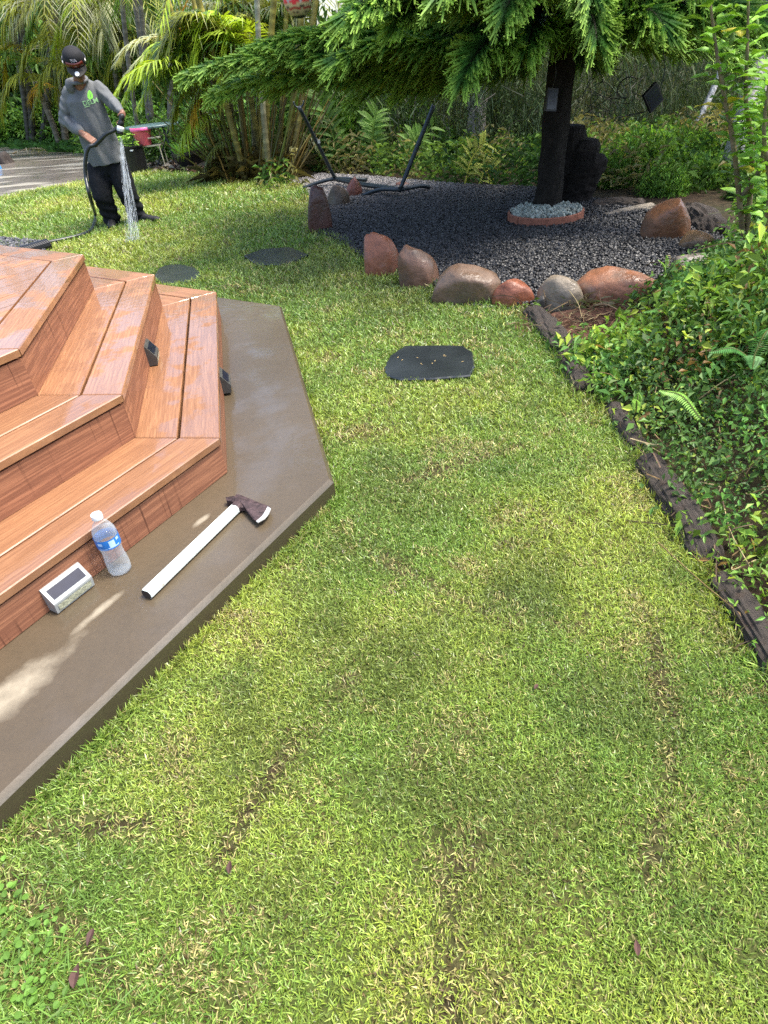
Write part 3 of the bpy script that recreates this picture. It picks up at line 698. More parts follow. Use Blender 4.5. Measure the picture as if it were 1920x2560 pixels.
# ================================================================== GRAVEL BED
gb = [atg(*p)[:2] for p in ((785, 580), (850, 610), (915, 655), (1000, 690), (1090, 722), (1170, 755), (1240, 765), (1310, 772), (1450, 750), (1620, 740), (1720, 690), (1840, 640), (1760, 560), (1640, 535), (1500, 505), (1400, 480), (1340, 474), (1180, 468), (1060, 458), (905, 443), (770, 438), (690, 446), (760, 470), (785, 510))]
gbn = np.array(gb); gx = np.arange(gbn[:, 0].min(), gbn[:, 0].max(), .06); gy = np.arange(gbn[:, 1].min(), gbn[:, 1].max(), .06); X, Y = np.meshgrid(gx, gy); ins = inpoly(X.ravel(), Y.ravel(), gb); nx = len(gx)
i = (np.arange(len(gy) - 1)[:, None] * nx + np.arange(nx - 1)[None]).ravel(); q = np.stack([i, i + 1, i + nx + 1, i + nx], 1); q = q[ins[q].any(1)]; used = np.unique(q); remap = -np.ones(X.size, int); remap[used] = np.arange(len(used))
mb = MB(); mb.add(np.stack([X.ravel()[used], Y.ravel()[used], gz(X.ravel()[used], Y.ravel()[used]) + .010], 1), Q=remap[q])
o = mb.build('gravel_bed', simple('gravel_base', (.05, .05, .055), .8, 0, .6, 60, .3, 1.0)); tag(o, kind='structure')
def pebbles(name, poly, dens, size, colf, m, zf, sub=1):
    poly = np.array(poly); lo, hi = poly.min(0), poly.max(0); n = int((hi - lo).prod() * dens)
    p = rng.uniform(lo, hi, (n, 2)); p = p[inpoly(p[:, 0], p[:, 1], poly)]; n = len(p)
    V0, T0 = ICO[sub]; k = len(V0)
    sc_ = size * rng.uniform(.5, 1.4, (n, 1, 1)) * rng.uniform(.6, 1.25, (n, 1, 3)); a = rng.uniform(0, 6.28, n)
    V = V0[None] * sc_ * (1 + .35 * (rng.random((n, k, 1)) - .5)); ca, sa = np.cos(a)[:, None], np.sin(a)[:, None]
    V = np.stack([V[..., 0] * ca - V[..., 1] * sa, V[..., 0] * sa + V[..., 1] * ca, V[..., 2]], -1)
    V += np.stack([p[:, 0], p[:, 1], zf(p[:, 0], p[:, 1], n)], 1)[:, None]
    mb = MB(); mb.add(V.reshape(-1, 3), T=(np.arange(n)[:, None, None] * k + T0[None]).reshape(-1, 3), C=np.repeat(colf(p, n), k, 0))
    return tag(mb.build(name, m), kind='stuff')
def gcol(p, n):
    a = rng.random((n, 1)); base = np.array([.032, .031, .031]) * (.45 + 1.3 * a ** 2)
    far = sstep(7.4, 8.6, p[:, 1])[:, None]; return base * (1 - far) + np.array([.20, .185, .175]) * (.5 + a) * far  # far stones painted pale for the sunlit part of the bed
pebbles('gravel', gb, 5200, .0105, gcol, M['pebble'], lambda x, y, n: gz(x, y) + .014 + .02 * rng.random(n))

# ================================================================== ROCKS
def rock(box_px, tint, label, seed, shape=(1, 1, 1), name='boulder', sink=.55, tilt=0, cat='rock', group='rocks round the gravel bed', rough=.33, peak=0.0, mat='rock', zoff=0.0):
    l, t, r, b = box_px; base = atg((l + r) / 2, b); k = pxm(base); wd = (r - l) / k * 1.2
    ang = math.atan2(CAM_H, base[1]); cd = math.cos(ang)
    ht = max(.05, ((b - t) / k - wd * .35 * math.sin(ang)) / max(cd, .6)); dp = wd * .75 * shape[1]
    hx = nrm(np.array([base[1], -base[0], 0.])) ; hy = nrm(np.array([base[0], base[1], 0.]))
    V, T = ICO[4]; V = V.copy(); n1 = fbm(V, 1.1, seed, 3) - .5; n2 = fbm(V, 3.2, seed + 9, 4) - .5
    V *= (1 + rough * 1.6 * n1 + rough * 1.0 * n2)[:, None]
    for j in range(9):                                     # flattened facets
        f = randdir(1, -.1, .9)[0]; dd = V @ f; lim = rng.uniform(.62, .85); V -= f * np.clip(dd - lim, 0, None)[:, None] * .75
    if peak: V[:, :2] *= (1 - peak * .5 * np.clip(V[:, 2:3], 0, 1) ** 1.6)
    V[:, 0] += tilt * V[:, 2]
    V /= np.abs(V).max(0); V = np.sign(V) * np.abs(V) ** .84
    ctr = base + hy * dp * .40
    top = ht * (1 + sink); hz = top / 2
    W = ctr + V[:, :1] * hx * wd / 2 + V[:, 1:2] * hy * dp / 2 + (V[:, 2:3] * hz + (ht - hz)) * np.array([0, 0, 1.]) + [0, 0, zoff]
    tc = np.array(tint) * .72 * (1 + .5 * (fbm(V, 2, seed + 3, 3) - .5))[:, None]
    mb = MB(); mb.add(W, T=T, C=tc); o = mb.build(name, M[mat], smooth=True)
    return tag(o, label, cat, group)
RED = (.34, .13, .07); BRN = (.24, .125, .075); GRY = (.16, .14, .115)
rock((778, 474, 829, 583), (.13, .055, .04), 'tall wet dark red boulder, farthest left on the lawn edge', 3, peak=.3)
rock((822, 464, 872, 520), (.12, .085, .06), 'small grey brown rock between the tall wet boulder and the pointed red rock', 5, peak=.15)
rock((867, 447, 904, 496), (.26, .09, .06), 'small pointed red rock beside the hammock stand foot', 8, peak=.75)
rock((911, 586, 1001, 690), RED, 'red brown boulder with a peaked top, leftmost of the row facing the lawn', 12, peak=.5, tilt=-.25)
rock((1000, 613, 1094, 720), BRN, 'egg shaped brown boulder right of the peaked red boulder', 15, peak=.35, tilt=-.1)
rock((1094, 648, 1251, 762), (.22, .135, .085), 'widest brown grey boulder in the row facing the lawn', 21, peak=.2, tilt=-.2, shape=(1, .8, 1))
rock((1238, 698, 1336, 772), (.31, .105, .055), 'angular orange red rock left of the round beige boulder', 24, peak=.4, rough=.38)
rock((1350, 688, 1450, 770), (.38, .30, .21), 'round beige boulder at the corner of the log edging', 31, rough=.2)
rock((1440, 658, 1650, 762), (.36, .15, .075), 'long orange brown boulder right of the beige boulder', 37, peak=.3, tilt=-.15, rough=.33, shape=(1, .6, 1))
rock((1680, 618, 1835, 712), (.17, .145, .12), 'grey boulder with flat top half hidden by the right hand plants', 41, tilt=-.1, shape=(1, .7, 1))
rock((1608, 498, 1706, 606), (.26, .12, .06), 'tall smooth brown boulder behind the gravel on the right', 47, peak=.35, tilt=.1, rough=.2)
rock((1700, 574, 1775, 630), (.32, .18, .08), 'small tan boulder at the foot of the tall brown boulder', 52, peak=.2, rough=.2)
rock((1768, 588, 1860, 632), (.20, .10, .06), 'low brown boulder under the leaves at right end of gravel', 55, peak=.2)
rock((1640, 745, 1694, 795), (.34, .19, .13), 'small pinkish rock in the groundcover', 59, peak=.3, group='loose rocks')
rock((1338, 740, 1362, 772), (.10, .085, .07), 'small dark stone wedged beside the beige boulder', 63, peak=.2)
rock((990, 455, 1024, 470), (.30, .10, .06), 'small red stone on the far edge of the gravel', 66, peak=.2)

# ================================================================== LOGS
def log(pts, r, label, seed, name='log', squash=1.0, group='dark logs edging the bed', mat='log', tint=(1, 1, 1), cat='log'):
    r = r * (.86 if 'edging' in group else 1)
    P = cr_path(np.array(pts), 70); n = len(P); sides = 44; P = P - [0, 0, r * .75]
    d, A, B = frames(P); th = np.arange(sides) * 2 * math.pi / sides
    rr = r * (1 + .28 * (fbm(np.stack([np.repeat(np.arange(n) * .16, sides), np.tile(np.cos(th) * 2.2, n), np.tile(np.sin(th) * 2.2, n)], 1), 1, seed, 4) - .5)).reshape(n, sides)
    Lg = np.concatenate([[0], np.cumsum(np.linalg.norm(np.diff(P, axis=0), axis=1))]); tt = np.tile(th, n)
    cr_ = np.abs(fbm(np.stack([np.repeat(Lg * 5, sides), np.cos(tt) * 6 + seed, np.sin(tt) * 6], 1), 1, seed + 40, 3) - .5) * 2
    ch = fbm(np.stack([np.repeat(Lg * 22, sides), np.cos(tt) * 3, np.sin(tt) * 3], 1), 1, seed + 60, 3) - .5
    rr = rr * (1 - .12 * np.clip(1 - cr_ * 5, 0, 1) + .04 * ch).reshape(n, sides)
    e_ = np.minimum(np.arange(n), n - 1 - np.arange(n)) / (n - 1); rr = rr * (1 - .35 * np.clip(1 - e_ * 16, 0, 1)[:, None] * (.4 + 1.2 * vn(np.stack([tt, np.repeat(np.arange(n), sides) * 0, tt * 0], 1), 3, seed).reshape(n, sides)))
    V = P[:, None] + (A[:, None] * np.cos(th)[None, :, None] + B[:, None] * np.sin(th)[None, :, None] * squash) * rr[..., None]
    i = np.arange(n - 1)[:, None] * sides; k = np.arange(sides)[None]; k2 = (k + 1) % sides
    L = np.concatenate([[0], np.cumsum(np.linalg.norm(np.diff(P, axis=0), axis=1))])
    Bc = np.stack([np.repeat(L, sides) + seed, np.tile(th * 3, n), np.zeros(n * sides)], 1)
    mb = MB(); mb.add(V.reshape(-1, 3), Q=np.stack([i + k, i + k2, i + sides + k2, i + sides + k], -1).reshape(-1, 4), B=Bc, C=tint, NG=[list(range(sides))[::-1], [(n - 1) * sides + j for j in range(sides)]])
    return tag(mb.build(name, M[mat]), label, cat, group)
def G(u, v, dz=0.): return atg(u, v) + [0, 0, dz]
log([G(1328, 782, .04), G(1372, 830, .05), G(1412, 882, .05)], .085, 'chunky dark log end at the far end of the lawn edging', 1)
log([G(1412, 890, .04), G(1440, 940, .05), G(1462, 985, .04)], .06, 'short dark log half buried beside the groundcover', 2)
log([G(1530, 1020, .03), G(1562, 1075, .04), G(1592, 1125, .03)], .045, 'thin dark log piece with a nail hole, left of the longest edging log', 3)
log([G(1612, 1150, .035), G(1665, 1235, .05), G(1722, 1320, .05), G(1772, 1410, .03)], .062, 'longest weathered dark edging log beside the lawn', 4)
log([G(1800, 1450, .03), G(1870, 1560, .045), G(1960, 1700, .04)], .05, 'split dark edging log running out of frame at lower right', 5)
log([G(1050, 466, .02), G(1150, 470, .03), G(1250, 478, .03), G(1345, 492, .02)], .06, 'low dark log along the far edge of the gravel', 6, squash=.9)
log([G(1480, 520, .05), G(1540, 518, .07), G(1610, 520, .06)], .075, 'grey brown driftwood log behind the gravel', 7, group='driftwood')
log([G(1500, 548, .03), G(1570, 535, .05), G(1632, 520, .04)], .04, 'pale thin driftwood branch lying before the driftwood log', 8, group='driftwood', mat='bark', tint=(.22, .19, .15))
log([G(1685, 545, .08), G(1740, 560, .12), G(1800, 590, .06)], .13, 'dark bark covered log behind the tall brown boulder', 9, group='driftwood')

# ================================================================== TREE RING WITH PALE STONES
TX, TY = at(1366, 540)[:2]
ringc = np.array([*at(1362, 556)[:2], 0.]); RR = .335
rg = thing('tree_ring', ringc, 'red brown ring edging around the pine trunk filled with pale stones', 'edging')
for a0, a1 in ((-2.6, -.92), (-.9, .9), (.92, 2.2), (2.22, 3.66)):
    mb = MB(); th = np.linspace(a0, a1, 16); V = []
    for a in th:
        for r, z in ((RR, -.02), (RR, .098), (RR - .004, .104), (RR - .014, .104), (RR - .018, .098), (RR - .018, -.02)): V.append(ringc + [r * math.cos(a), r * math.sin(a), z])
    mb.add(V, Q=[[i * 6 + j, i * 6 + 6 + j, i * 6 + 6 + (j + 1) % 6, i * 6 + (j + 1) % 6] for i in range(15) for j in range(6)], NG=[list(range(6)), list(range(90, 96))[::-1]])
    mb.build('edging_segment', M['ring'], rg)
circ = [ringc[:2] + .31 * np.array([math.cos(a), math.sin(a)]) for a in np.linspace(0, 6.28, 24)[:-1]]
mb = MB(); mb.add([[*p, .085] for p in circ], NG=[list(range(len(circ)))]); tag(mb.build('stone_bed', simple('stone_bed', (.12, .14, .13), .8)), kind='structure')
pebbles('pale_stones', circ, 2600, .017, lambda p, n: np.array([.32, .35, .30]) * rng.uniform(.5, 1.2, (n, 1)), M['pebble'], lambda x, y, n: .092 + .022 * rng.random(n))

# ================================================================== PINE
pine = thing('pine_tree', (TX, TY, 0), 'dark columnar pine with drooping rope like branches and black trunk in the gravel bed', 'tree')
def ptop(z): return np.array([TX + .035 * z, TY + .02 * z, z])
mb = MB(); zz = np.linspace(-.05, 6.5, 60); P = np.array([ptop(z) for z in zz]); r = np.interp(zz, [0, .15, 1.2, 6.5], [.145, .118, .105, .05])
tube(mb, P, r, 20, C=np.array([.016, .013, .010]), jag=.22); mb.build('trunk', M['bark'], pine)
mb = MB()                                    # short dead stubs and needles on the trunk
n = 500; z = rng.uniform(.1, 1.7, n); a = rng.uniform(0, 6.28, n); Pp = np.stack([TX + .035 * z + .105 * np.cos(a), TY + .105 * np.sin(a), z], 1)
pass
def tubes_batch(mb, P, r, sides, C):
    """P (n,m,3) many tubes at once, r (n,m), C (n,m,3)"""
    n, m, _ = P.shape; d = nrm(np.gradient(P, axis=1)); ref = np.where(np.abs(d[:, :1, 2:3]) > .92, np.array([1., 0, 0]), np.array([0, 0, 1.]))
    A = nrm(np.cross(d, np.broadcast_to(ref, d.shape))); B = np.cross(d, A); th = np.arange(sides) * 2 * math.pi / sides
    V = P[:, :, None] + (A[:, :, None] * np.cos(th)[:, None] + B[:, :, None] * np.sin(th)[:, None]) * r[:, :, None, None]
    base = (np.arange(n) * m * sides)[:, None, None]; i = np.arange(m - 1)[None, :, None] * sides; k = np.arange(sides)[None, None]; k2 = (k + 1) % sides
    Q = np.stack([base + i + k, base + i + k2, base + i + sides + k2, base + i + sides + k], -1).reshape(-1, 4)
    mb.add(V.reshape(-1, 3), Q=Q, C=np.repeat(C.reshape(-1, 3), sides, 0))
def pine_branch(z0, tip, sag=.0, dens=1.0, bl=.34, bright=1.0, needles=True):
    p0 = ptop(z0); tip = np.array(tip, float); L = np.linalg.norm(tip - p0)
    t = np.linspace(0, 1, 40)[:, None]; P = p0 * (1 - t) + tip * t + np.array([0, 0, 1.]) * (-(sag) * 4 * t * (1 - t)) + np.array([0, 0, 1.]) * .05 * np.sin(t * 9)
    mb = MB(); tube(mb, P, np.interp(t[:, 0], [0, 1], [.035, .008]), 6, C=np.array([.03, .03, .015]))
    d = nrm(np.gradient(P, axis=0)); side = nrm(np.cross(d, [0, 0, 1.]))
    n = int(L * 290 * dens); s = np.sort(rng.uniform(.07, 1.0, n)); sg = rng.choice([-1, 1], n)[:, None]; fi = s * 39; i0 = np.clip(fi.astype(int), 0, 38); f = (fi - i0)[:, None]
    p = P[i0] * (1 - f) + P[i0 + 1] * f; dd = d[i0]; sdv = side[i0]
    el = rng.uniform(-.34, .24, n)[:, None]
    spread = rng.uniform(.55, 1.15, n)[:, None] * (1 - .45 * sstep(.86, 1, s))[:, None]
    dv = nrm(sdv * sg * spread * .8 + dd * rng.uniform(.7, 1.7, n)[:, None] + np.array([0, 0, 1.]) * el)
    ln = bl * rng.uniform(.75, 1.2, n) * (1 - .38 * s ** 3) * (.55 + .45 * sstep(.02, .3, s)); m = 6
    tt = np.linspace(0, 1, m)[None, :, None]
    Pb = p[:, None] + dv[:, None] * ln[:, None, None] * tt - np.array([0, 0, 1.]) * ln[:, None, None] * ((.06 + .34 * rng.random((n, 1, 1))) * tt ** 1.8 - .07 * tt ** 5)
    rr = .0088 * np.array([.75, 1, 1.05, 1.05, .95, .45])[None] * rng.uniform(.8, 1.15, (n, 1))
    rr = rr * (1 + .3 * (rng.random((n, m)) - .5))
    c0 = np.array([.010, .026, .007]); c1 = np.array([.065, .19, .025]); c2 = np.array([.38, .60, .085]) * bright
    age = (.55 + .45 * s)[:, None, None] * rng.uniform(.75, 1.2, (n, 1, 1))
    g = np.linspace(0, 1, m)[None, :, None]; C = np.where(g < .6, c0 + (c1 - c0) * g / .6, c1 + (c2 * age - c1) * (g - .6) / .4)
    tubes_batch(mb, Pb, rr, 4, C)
    if needles:                                  # short awl needles standing off every cord
        q = 22; nn = n * q; ti = rng.uniform(.05, 1, (n, q)); fi = ti * (m - 1); j = np.clip(fi.astype(int), 0, m - 2); f = (fi - j)[..., None]; ar = np.arange(n)[:, None]
        pp = (Pb[ar, j] * (1 - f) + Pb[ar, j + 1] * f).reshape(-1, 3); ax = nrm(Pb[ar, j + 1] - Pb[ar, j]).reshape(-1, 3); cc = (C[ar, j] * (1 - f) + C[ar, j + 1] * f).reshape(-1, 3)
        o = rng.normal(0, 1, (nn, 3)); o = nrm(o - ax * (o * ax).sum(1, keepdims=True)); dn = nrm(o + ax * 1.1)
        leaves(mb, pp + o * .008, dn, np.cross(dn, ax), .022, .006, cc * rng.uniform(.8, 1.3, (nn, 1)), 0, 0)
    return mb.build('branch', M['pine'], pine)
BR = [ # z at trunk, tip pixel, tip depth
 (1.42, (490, 205), 5.5, .02, 1.15, .30), (1.40, (610, 215), 6.3, .03, 1.0, .30), (1.40, (560, 250), 5.8, .03, 1.1, .34), (1.42, (700, 235), 6.1, .03, 1.2, .36), (1.5, (640, 150), 5.6, .0, 1.0, .32), (1.5, (850, 175), 5.4, .0, 1.1, .36), (1.55, (880, 115), 5.9, -.02, 1.1, .34),
 (1.40, (1165, 235), 4.75, -.10, 1.5, .36), (1.4, (900, 285), 6.6, .04, 1.2, .34), (1.42, (1010, 275), 6.4, .03, 1.2, .34), (1.5, (1320, 165), 5.1, -.06, 1.3, .36), (1.5, (1490, 150), 5.15, -.06, 1.3, .36), (1.75, (1010, 90), 4.9, -.02, 1.2, .38),
 (1.5, (1650, 110), 5.1, -.02, 1.1, .38), (1.5, (1790, 160), 5.8, .0, 1.0, .36), (1.45, (1900, 150), 6.4, .0, .9, .36), (1.4, (1210, 210), 7.2, .05, 1.1, .40), (1.4, (1500, 190), 7.6, .05, 1.0, .40), (1.42, (1010, 235), 7.0, .05, .9, .34),
 (1.9, (890, 60), 4.5, -.02, 1.3, .38), (1.85, (1270, 70), 4.6, -.04, 1.3, .36), (1.9, (1480, 30), 4.7, -.02, 1.2, .38), (1.95, (1120, 20), 4.4, -.03, 1.1, .38), (1.9, (1760, 40), 5.2, .0, 1.0, .38), (1.7, (1900, 110), 5.0, .0, 1.1, .4), (1.7, (1700, 170), 7.4, .03, 1.1, .4), (1.75, (1850, 190), 7.2, .03, 1.1, .4), (1.8, (1330, 60), 8.2, 0, 1.0, .4), (1.8, (1030, 120), 7.8, .0, 1.0, .4)]
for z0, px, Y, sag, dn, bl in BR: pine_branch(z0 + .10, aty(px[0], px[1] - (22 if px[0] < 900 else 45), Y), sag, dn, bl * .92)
for z0, nb, L in ((2.3, 6, 2.6), (2.75, 7, 2.5), (3.3, 7, 2.2), (3.9, 6, 1.9), (4.6, 6, 1.6), (5.3, 5, 1.2), (6.0, 5, .8)):   # whorls above the picture, which shade the bed
    for k in range(nb):
        a = 2 * math.pi * (k + random.random() * .5) / nb; p = ptop(z0); pine_branch(z0, p + [L * math.cos(a), L * math.sin(a), .1], 0, 1.3, .44, 1, False)

# stump cluster behind the trunk
stx, sty = at(1462, 512)[:2]
sm = thing('stump', (stx, sty, 0), 'black stump of several cut stems stepping down beside the pine trunk', 'stump')
for (u0, u1, vt, Y) in ((1372, 1468, 312, 6.72), (1408, 1500, 346, 6.68), (1432, 1522, 378, 6.62)):
    a, b = aty(u0, vt, Y), aty(u1, vt, Y); c = (a + b) / 2; r = np.linalg.norm(a - b) / 2
    mb = MB(); z = np.linspace(-.05, c[2], 14); bend = np.array([-.12, 0, 0]) * (1 if u1 > 1500 else .4); P = np.array([[c[0], c[1], k] + bend * (1 - k / c[2]) for k in z]); rr = np.full(14, r) * np.interp(z / c[2], [0, .3, .8, .97, 1], [.8, .86, 1.05, 1.0, .82])
    tube(mb, P, rr, 18, C=np.array([.014, .011, .009]), jag=.14); mb.build('stem', M['bark'], sm)

# ================================================================== HAMMOCK STAND
hm = thing('hammock_stand', at(900, 470), 'grey steel hammock stand without hammock on the gravel behind the pine', 'hammock stand')
def htube(name, pts, r=.022, par=hm, n=20, m='dark_metal', flat=False):
    mb = MB(); tube(mb, cr_path(np.array(pts), n), r, 12); return mb.build(name, M[m], par, smooth=True)
zt = .05
cl, crr = at(838, 447, .1), at(1000, 474, .1)
htube('base_foot', [at(757, 471, .03), at(800, 455, .08), cl, at(880, 447, .09), at(916, 450, .05)])
htube('base_foot', [at(905, 489, .03), at(950, 474, .09), crr, at(1050, 465, .09), at(1072, 468, .05)])
htube('cross_bar', [cl, (cl + crr) / 2 - [0, 0, .01], crr], .028)
pl0, pl1 = cl, aty(748, 268, cl[1] - .5); pr0, pr1 = crr, aty(1085, 262, crr[1] + .1)
htube('post', [pl0, (pl0 + pl1) / 2, pl1], .023); htube('post', [pr0, (pr0 + pr1) / 2, pr1], .024)
htube('post_sleeve', [pl0 * .45 + pl1 * .55, pl0 * .42 + pl1 * .58], .027); htube('post_sleeve', [pr0 * .45 + pr1 * .55, pr0 * .42 + pr1 * .58], .028)
mb = MB(); box(mb, pl0 * .45 + pl1 * .55 + [.03, -.02, 0], AXW, (.03, .03, .035)); mb.build('clamp_knob', M['steel'], hm)
for q, rr in ((pl1, .055),):
    th = np.linspace(math.pi * .95, math.pi * 2.05, 14); htube('hook', [q + [rr * math.cos(a), 0, .05 + rr * math.sin(a)] for a in th], .009)

# ================================================================== HANGING THINGS IN THE PINE
def hang_panel(px, Y, w, h, rot, label, tiltv=(0, 0), thick=.03):
    c = aty(*px, Y); t = thing('hanging_solar_lamp', c, label, 'lamp', 'solar lamps hung in the pine')
    ex = np.array([math.cos(rot), .25, math.sin(rot)]); ex = nrm(ex); ez = nrm(np.array([-math.sin(rot), .2, math.cos(rot)]) - ex * 0); ez = nrm(ez - ex * (ez @ ex)); ey = np.cross(ez, ex)
    mb = MB(); box(mb, c, [ex, ey, ez], (w, thick, h)); mb.build('case', M['black_plastic'], t)
    mb = MB(); s = np.sign((np.array([0, 0, CAM_H]) - c) @ ey); box(mb, c + ey * s * (thick / 2 + .001), [ex, ey, ez], (w * .84, .004, h * .84)); mb.build('solar_panel', M['solar'], t)
    mb = MB(); top = c + ez * h / 2; tube(mb, cr_path([top, top + [.02, 0, .12], top + [-.02, .03, .3]], 8), .003, 5); mb.build('wire', M['black_plastic'], t); return t
hang_panel((1632, 244), 5.6, .16, .125, R(-52), 'dark square solar lamp hanging tilted right of the trunk')
hang_panel((1378, 250), TY - .16, .10, .16, R(-8), 'grey solar lamp fixed on the pine trunk')
mb = MB()
for k in range(9):
    c = aty(1520 + random.uniform(-70, 110), 175 + random.uniform(-30, 30), 5.8); pts = [c + np.array([random.uniform(-.16, .16), random.uniform(-.1, .1), -.06 * j + random.uniform(-.07, .05)]) for j in range(6)]
    tube(mb, cr_path(pts, 26), .0025, 4)
for k in range(1):
    a0 = rng.uniform(0, 6.28); c = aty(1568, 218, 5.75); th = np.linspace(a0, a0 + rng.uniform(4, 7), 26); rr = rng.uniform(.04, .085); ti = rng.uniform(-.8, .8)
    tube(mb, np.stack([c[0] + rr * np.cos(th), c[1] + rr * np.sin(th) * ti, c[2] + rr * np.sin(th) * .9], 1), .0045, 4)
tag(mb.build('string_light_wire', M['black_plastic']), 'tangled black string light wire hanging below the pine branches', 'wire')
# painted ball
bc_ = aty(744, -2, 6.0)
ballm = NT('painted_ball'); o_ = ballm.attr('tint').outputs['Color']; ballm.set(o_, .5, 0, .4)
bl = thing('hanging_pot', bc_, 'round hanging pot painted with red, black and tan bands at top edge', 'hanging pot')
V, T = ICO[4]; rad = 36 / pxm(bc_); Vz = V[:, 2]; az = np.arctan2(V[:, 1], V[:, 0]); C = np.zeros((len(V), 3))
tan = np.array([.62, .48, .24]); red = np.array([.75, .04, .04]); blk = np.array([.025, .02, .02]); pnk = np.array([.55, .48, .45])
C[:] = tan
for lo, hi, col in ((-1, -.86, blk), (-.72, -.66, blk), (-.52, -.42, red * .5), (-.44, -.40, blk)): C[(Vz > lo) & (Vz <= hi)] = col
zig = np.abs(((az * 7 / math.pi) % 2) - 1); k = (Vz > -.22) & (Vz < .25); C[k] = np.where((zig[k] > (Vz[k] + .25) / .5)[:, None], red, pnk)
C[(np.abs(az + 1.75) < .22) & (np.abs(Vz + .12) < .14)] = (.8, .04, .05)
C[Vz > .25] = blk; C[(Vz > .5)] = tan
mb = MB(); mb.add(V * rad * np.array([1, 1, 1.05]) + bc_, T=T, C=C); mb.build('pot_body', ballm.m, bl, smooth=True)
mb = MB(); tube(mb, [bc_ + [0, 0, rad], bc_ + [0.02, 0, rad + .9]], .004, 5); mb.build('cord', M['black_plastic'], bl)

# ================================================================== PALMS
def frond(mb, pts, ll=.4, tint=(.12, .2, .03), n=34, wid=.026, droop=.45, var=.25, t0=.16, vlift=.35):
    P = cr_path(np.array(pts), 48); d = nrm(np.gradient(P, axis=0)); up = np.array([0, 0, 1.])
    s = np.cross(d, up); ok = np.linalg.norm(s, axis=1) > .15; s[~ok] = s[ok][0] if ok.any() else np.array([1., 0, 0]); s = nrm(s); u = np.cross(s, d)
    tube(mb, P, np.linspace(.014, .003, 48), 4, C=np.array(tint) * [1.2, 1.0, .8])
    t = np.linspace(t0, .995, n); t = np.tile(t, 2) + rng.uniform(-.006, .006, 2 * n); t = np.clip(t, 0, .998); sg = np.repeat([-1., 1.], n)[:, None]
    fi = t * 47; i = np.clip(fi.astype(int), 0, 46); f = (fi - i)[:, None]; p = P[i] * (1 - f) + P[i + 1] * f; dd, ss, uu = d[i], s[i], u[i]
    prof = np.sin(np.clip((t - t0) / (1 - t0) * .86 + .14, 0, 1) * math.pi) ** .6; L = (ll * (.25 + .75 * prof) * rng.uniform(.85, 1.1, 2 * n))[:, None]
    fw = (.35 + .75 * t)[:, None] + rng.normal(0, .1, (2 * n, 1))
    dv = nrm(ss * sg + dd * fw + uu * (vlift + rng.normal(0, .1, (2 * n, 1)))); W = (wid * (.5 + .5 * prof))[:, None]
    wv = nrm(np.cross(dv, uu + ss * sg * .4)); rows = []
    for q, wq in ((0, .35), (.3, 1), (.65, .8), (1.0, .06)):
        c = p + dv * L * q - up * L * droop * q * q * (.7 + .6 * rng.random((2 * n, 1))) * (1 if q < 1 else 1); rows += [c - wv * W * wq / 2, c + wv * W * wq / 2]
    V = np.stack(rows, 1).reshape(-1, 3); k = np.arange(2 * n)[:, None, None] * 8
    Q = (k + np.array([[0, 1, 3, 2], [2, 3, 5, 4], [4, 5, 7, 6]])[None]).reshape(-1, 4)
    C = np.repeat(np.array(tint) * rng.uniform(1 - var, 1 + var, (2 * n, 1)), 8, 0); mb.add(V, Q=Q, C=C)
def fr(name, parent, pts, **k):
    mb = MB(); frond(mb, pts, **k); return mb.build(name, M['palm'], parent)
def cane(parent, p0, p1, r0, r1, c0, c1, bend=(0, 0, 0), name='cane', ringw=.11):
    L = np.linalg.norm(np.array(p1) - p0); n = max(12, int(L / .03)); t = np.linspace(0, 1, n)[:, None]
    P = np.array(p0) * (1 - t) + np.array(p1) * t + np.array(bend) * 4 * t * (1 - t)
    ph = (t[:, 0] * L / ringw) % 1; rr = (r0 + (r1 - r0) * t[:, 0]) * (1 + .07 * (ph < .2)); c = np.array(c0) * (1 - t) + np.array(c1) * t
    c = c * np.where(ph < .22, 1.7, 1.0)[:, None] * (.8 + .4 * vn(P, 4, 5))[:, None]
    mb = MB(); tube(mb, P, rr, 10, C=c); return mb.build(name, M['cane'], parent, smooth=True)
LIME = (.38, .52, .04); OLIVE = (.27, .30, .035); PALE = (.44, .46, .25); GOLD = (.52, .33, .03); DEEP = (.10, .20, .035); GREYG = (.28, .31, .18)

def aro(u, v, Y, du=0): return aty(u, v, Y)
def random_fronds(parent, top, n, L, tints, lo=.1, hi=1.1, ll=.42, name='frond', zlift=1.0, num=30):
    for k in range(n):
        a = 2 * math.pi * (k + rng.uniform(0, .6)) / n; e = rng.uniform(lo, hi); h = np.array([math.cos(a), math.sin(a), 0]); up = np.array([0, 0, 1.])
        l = L * rng.uniform(.8, 1.15); pts = [top, top + h * l * .25 * math.cos(e) + up * l * .3 * math.sin(e) * zlift, top + h * l * .62 + up * l * .34 * math.sin(e) * zlift, top + h * l * .95 + up * l * (.1 * math.sin(e) - .28)]
        fr(name, parent, pts, ll=ll, tint=np.array(tints[k % len(tints)]) * rng.uniform(.8, 1.15), n=num)

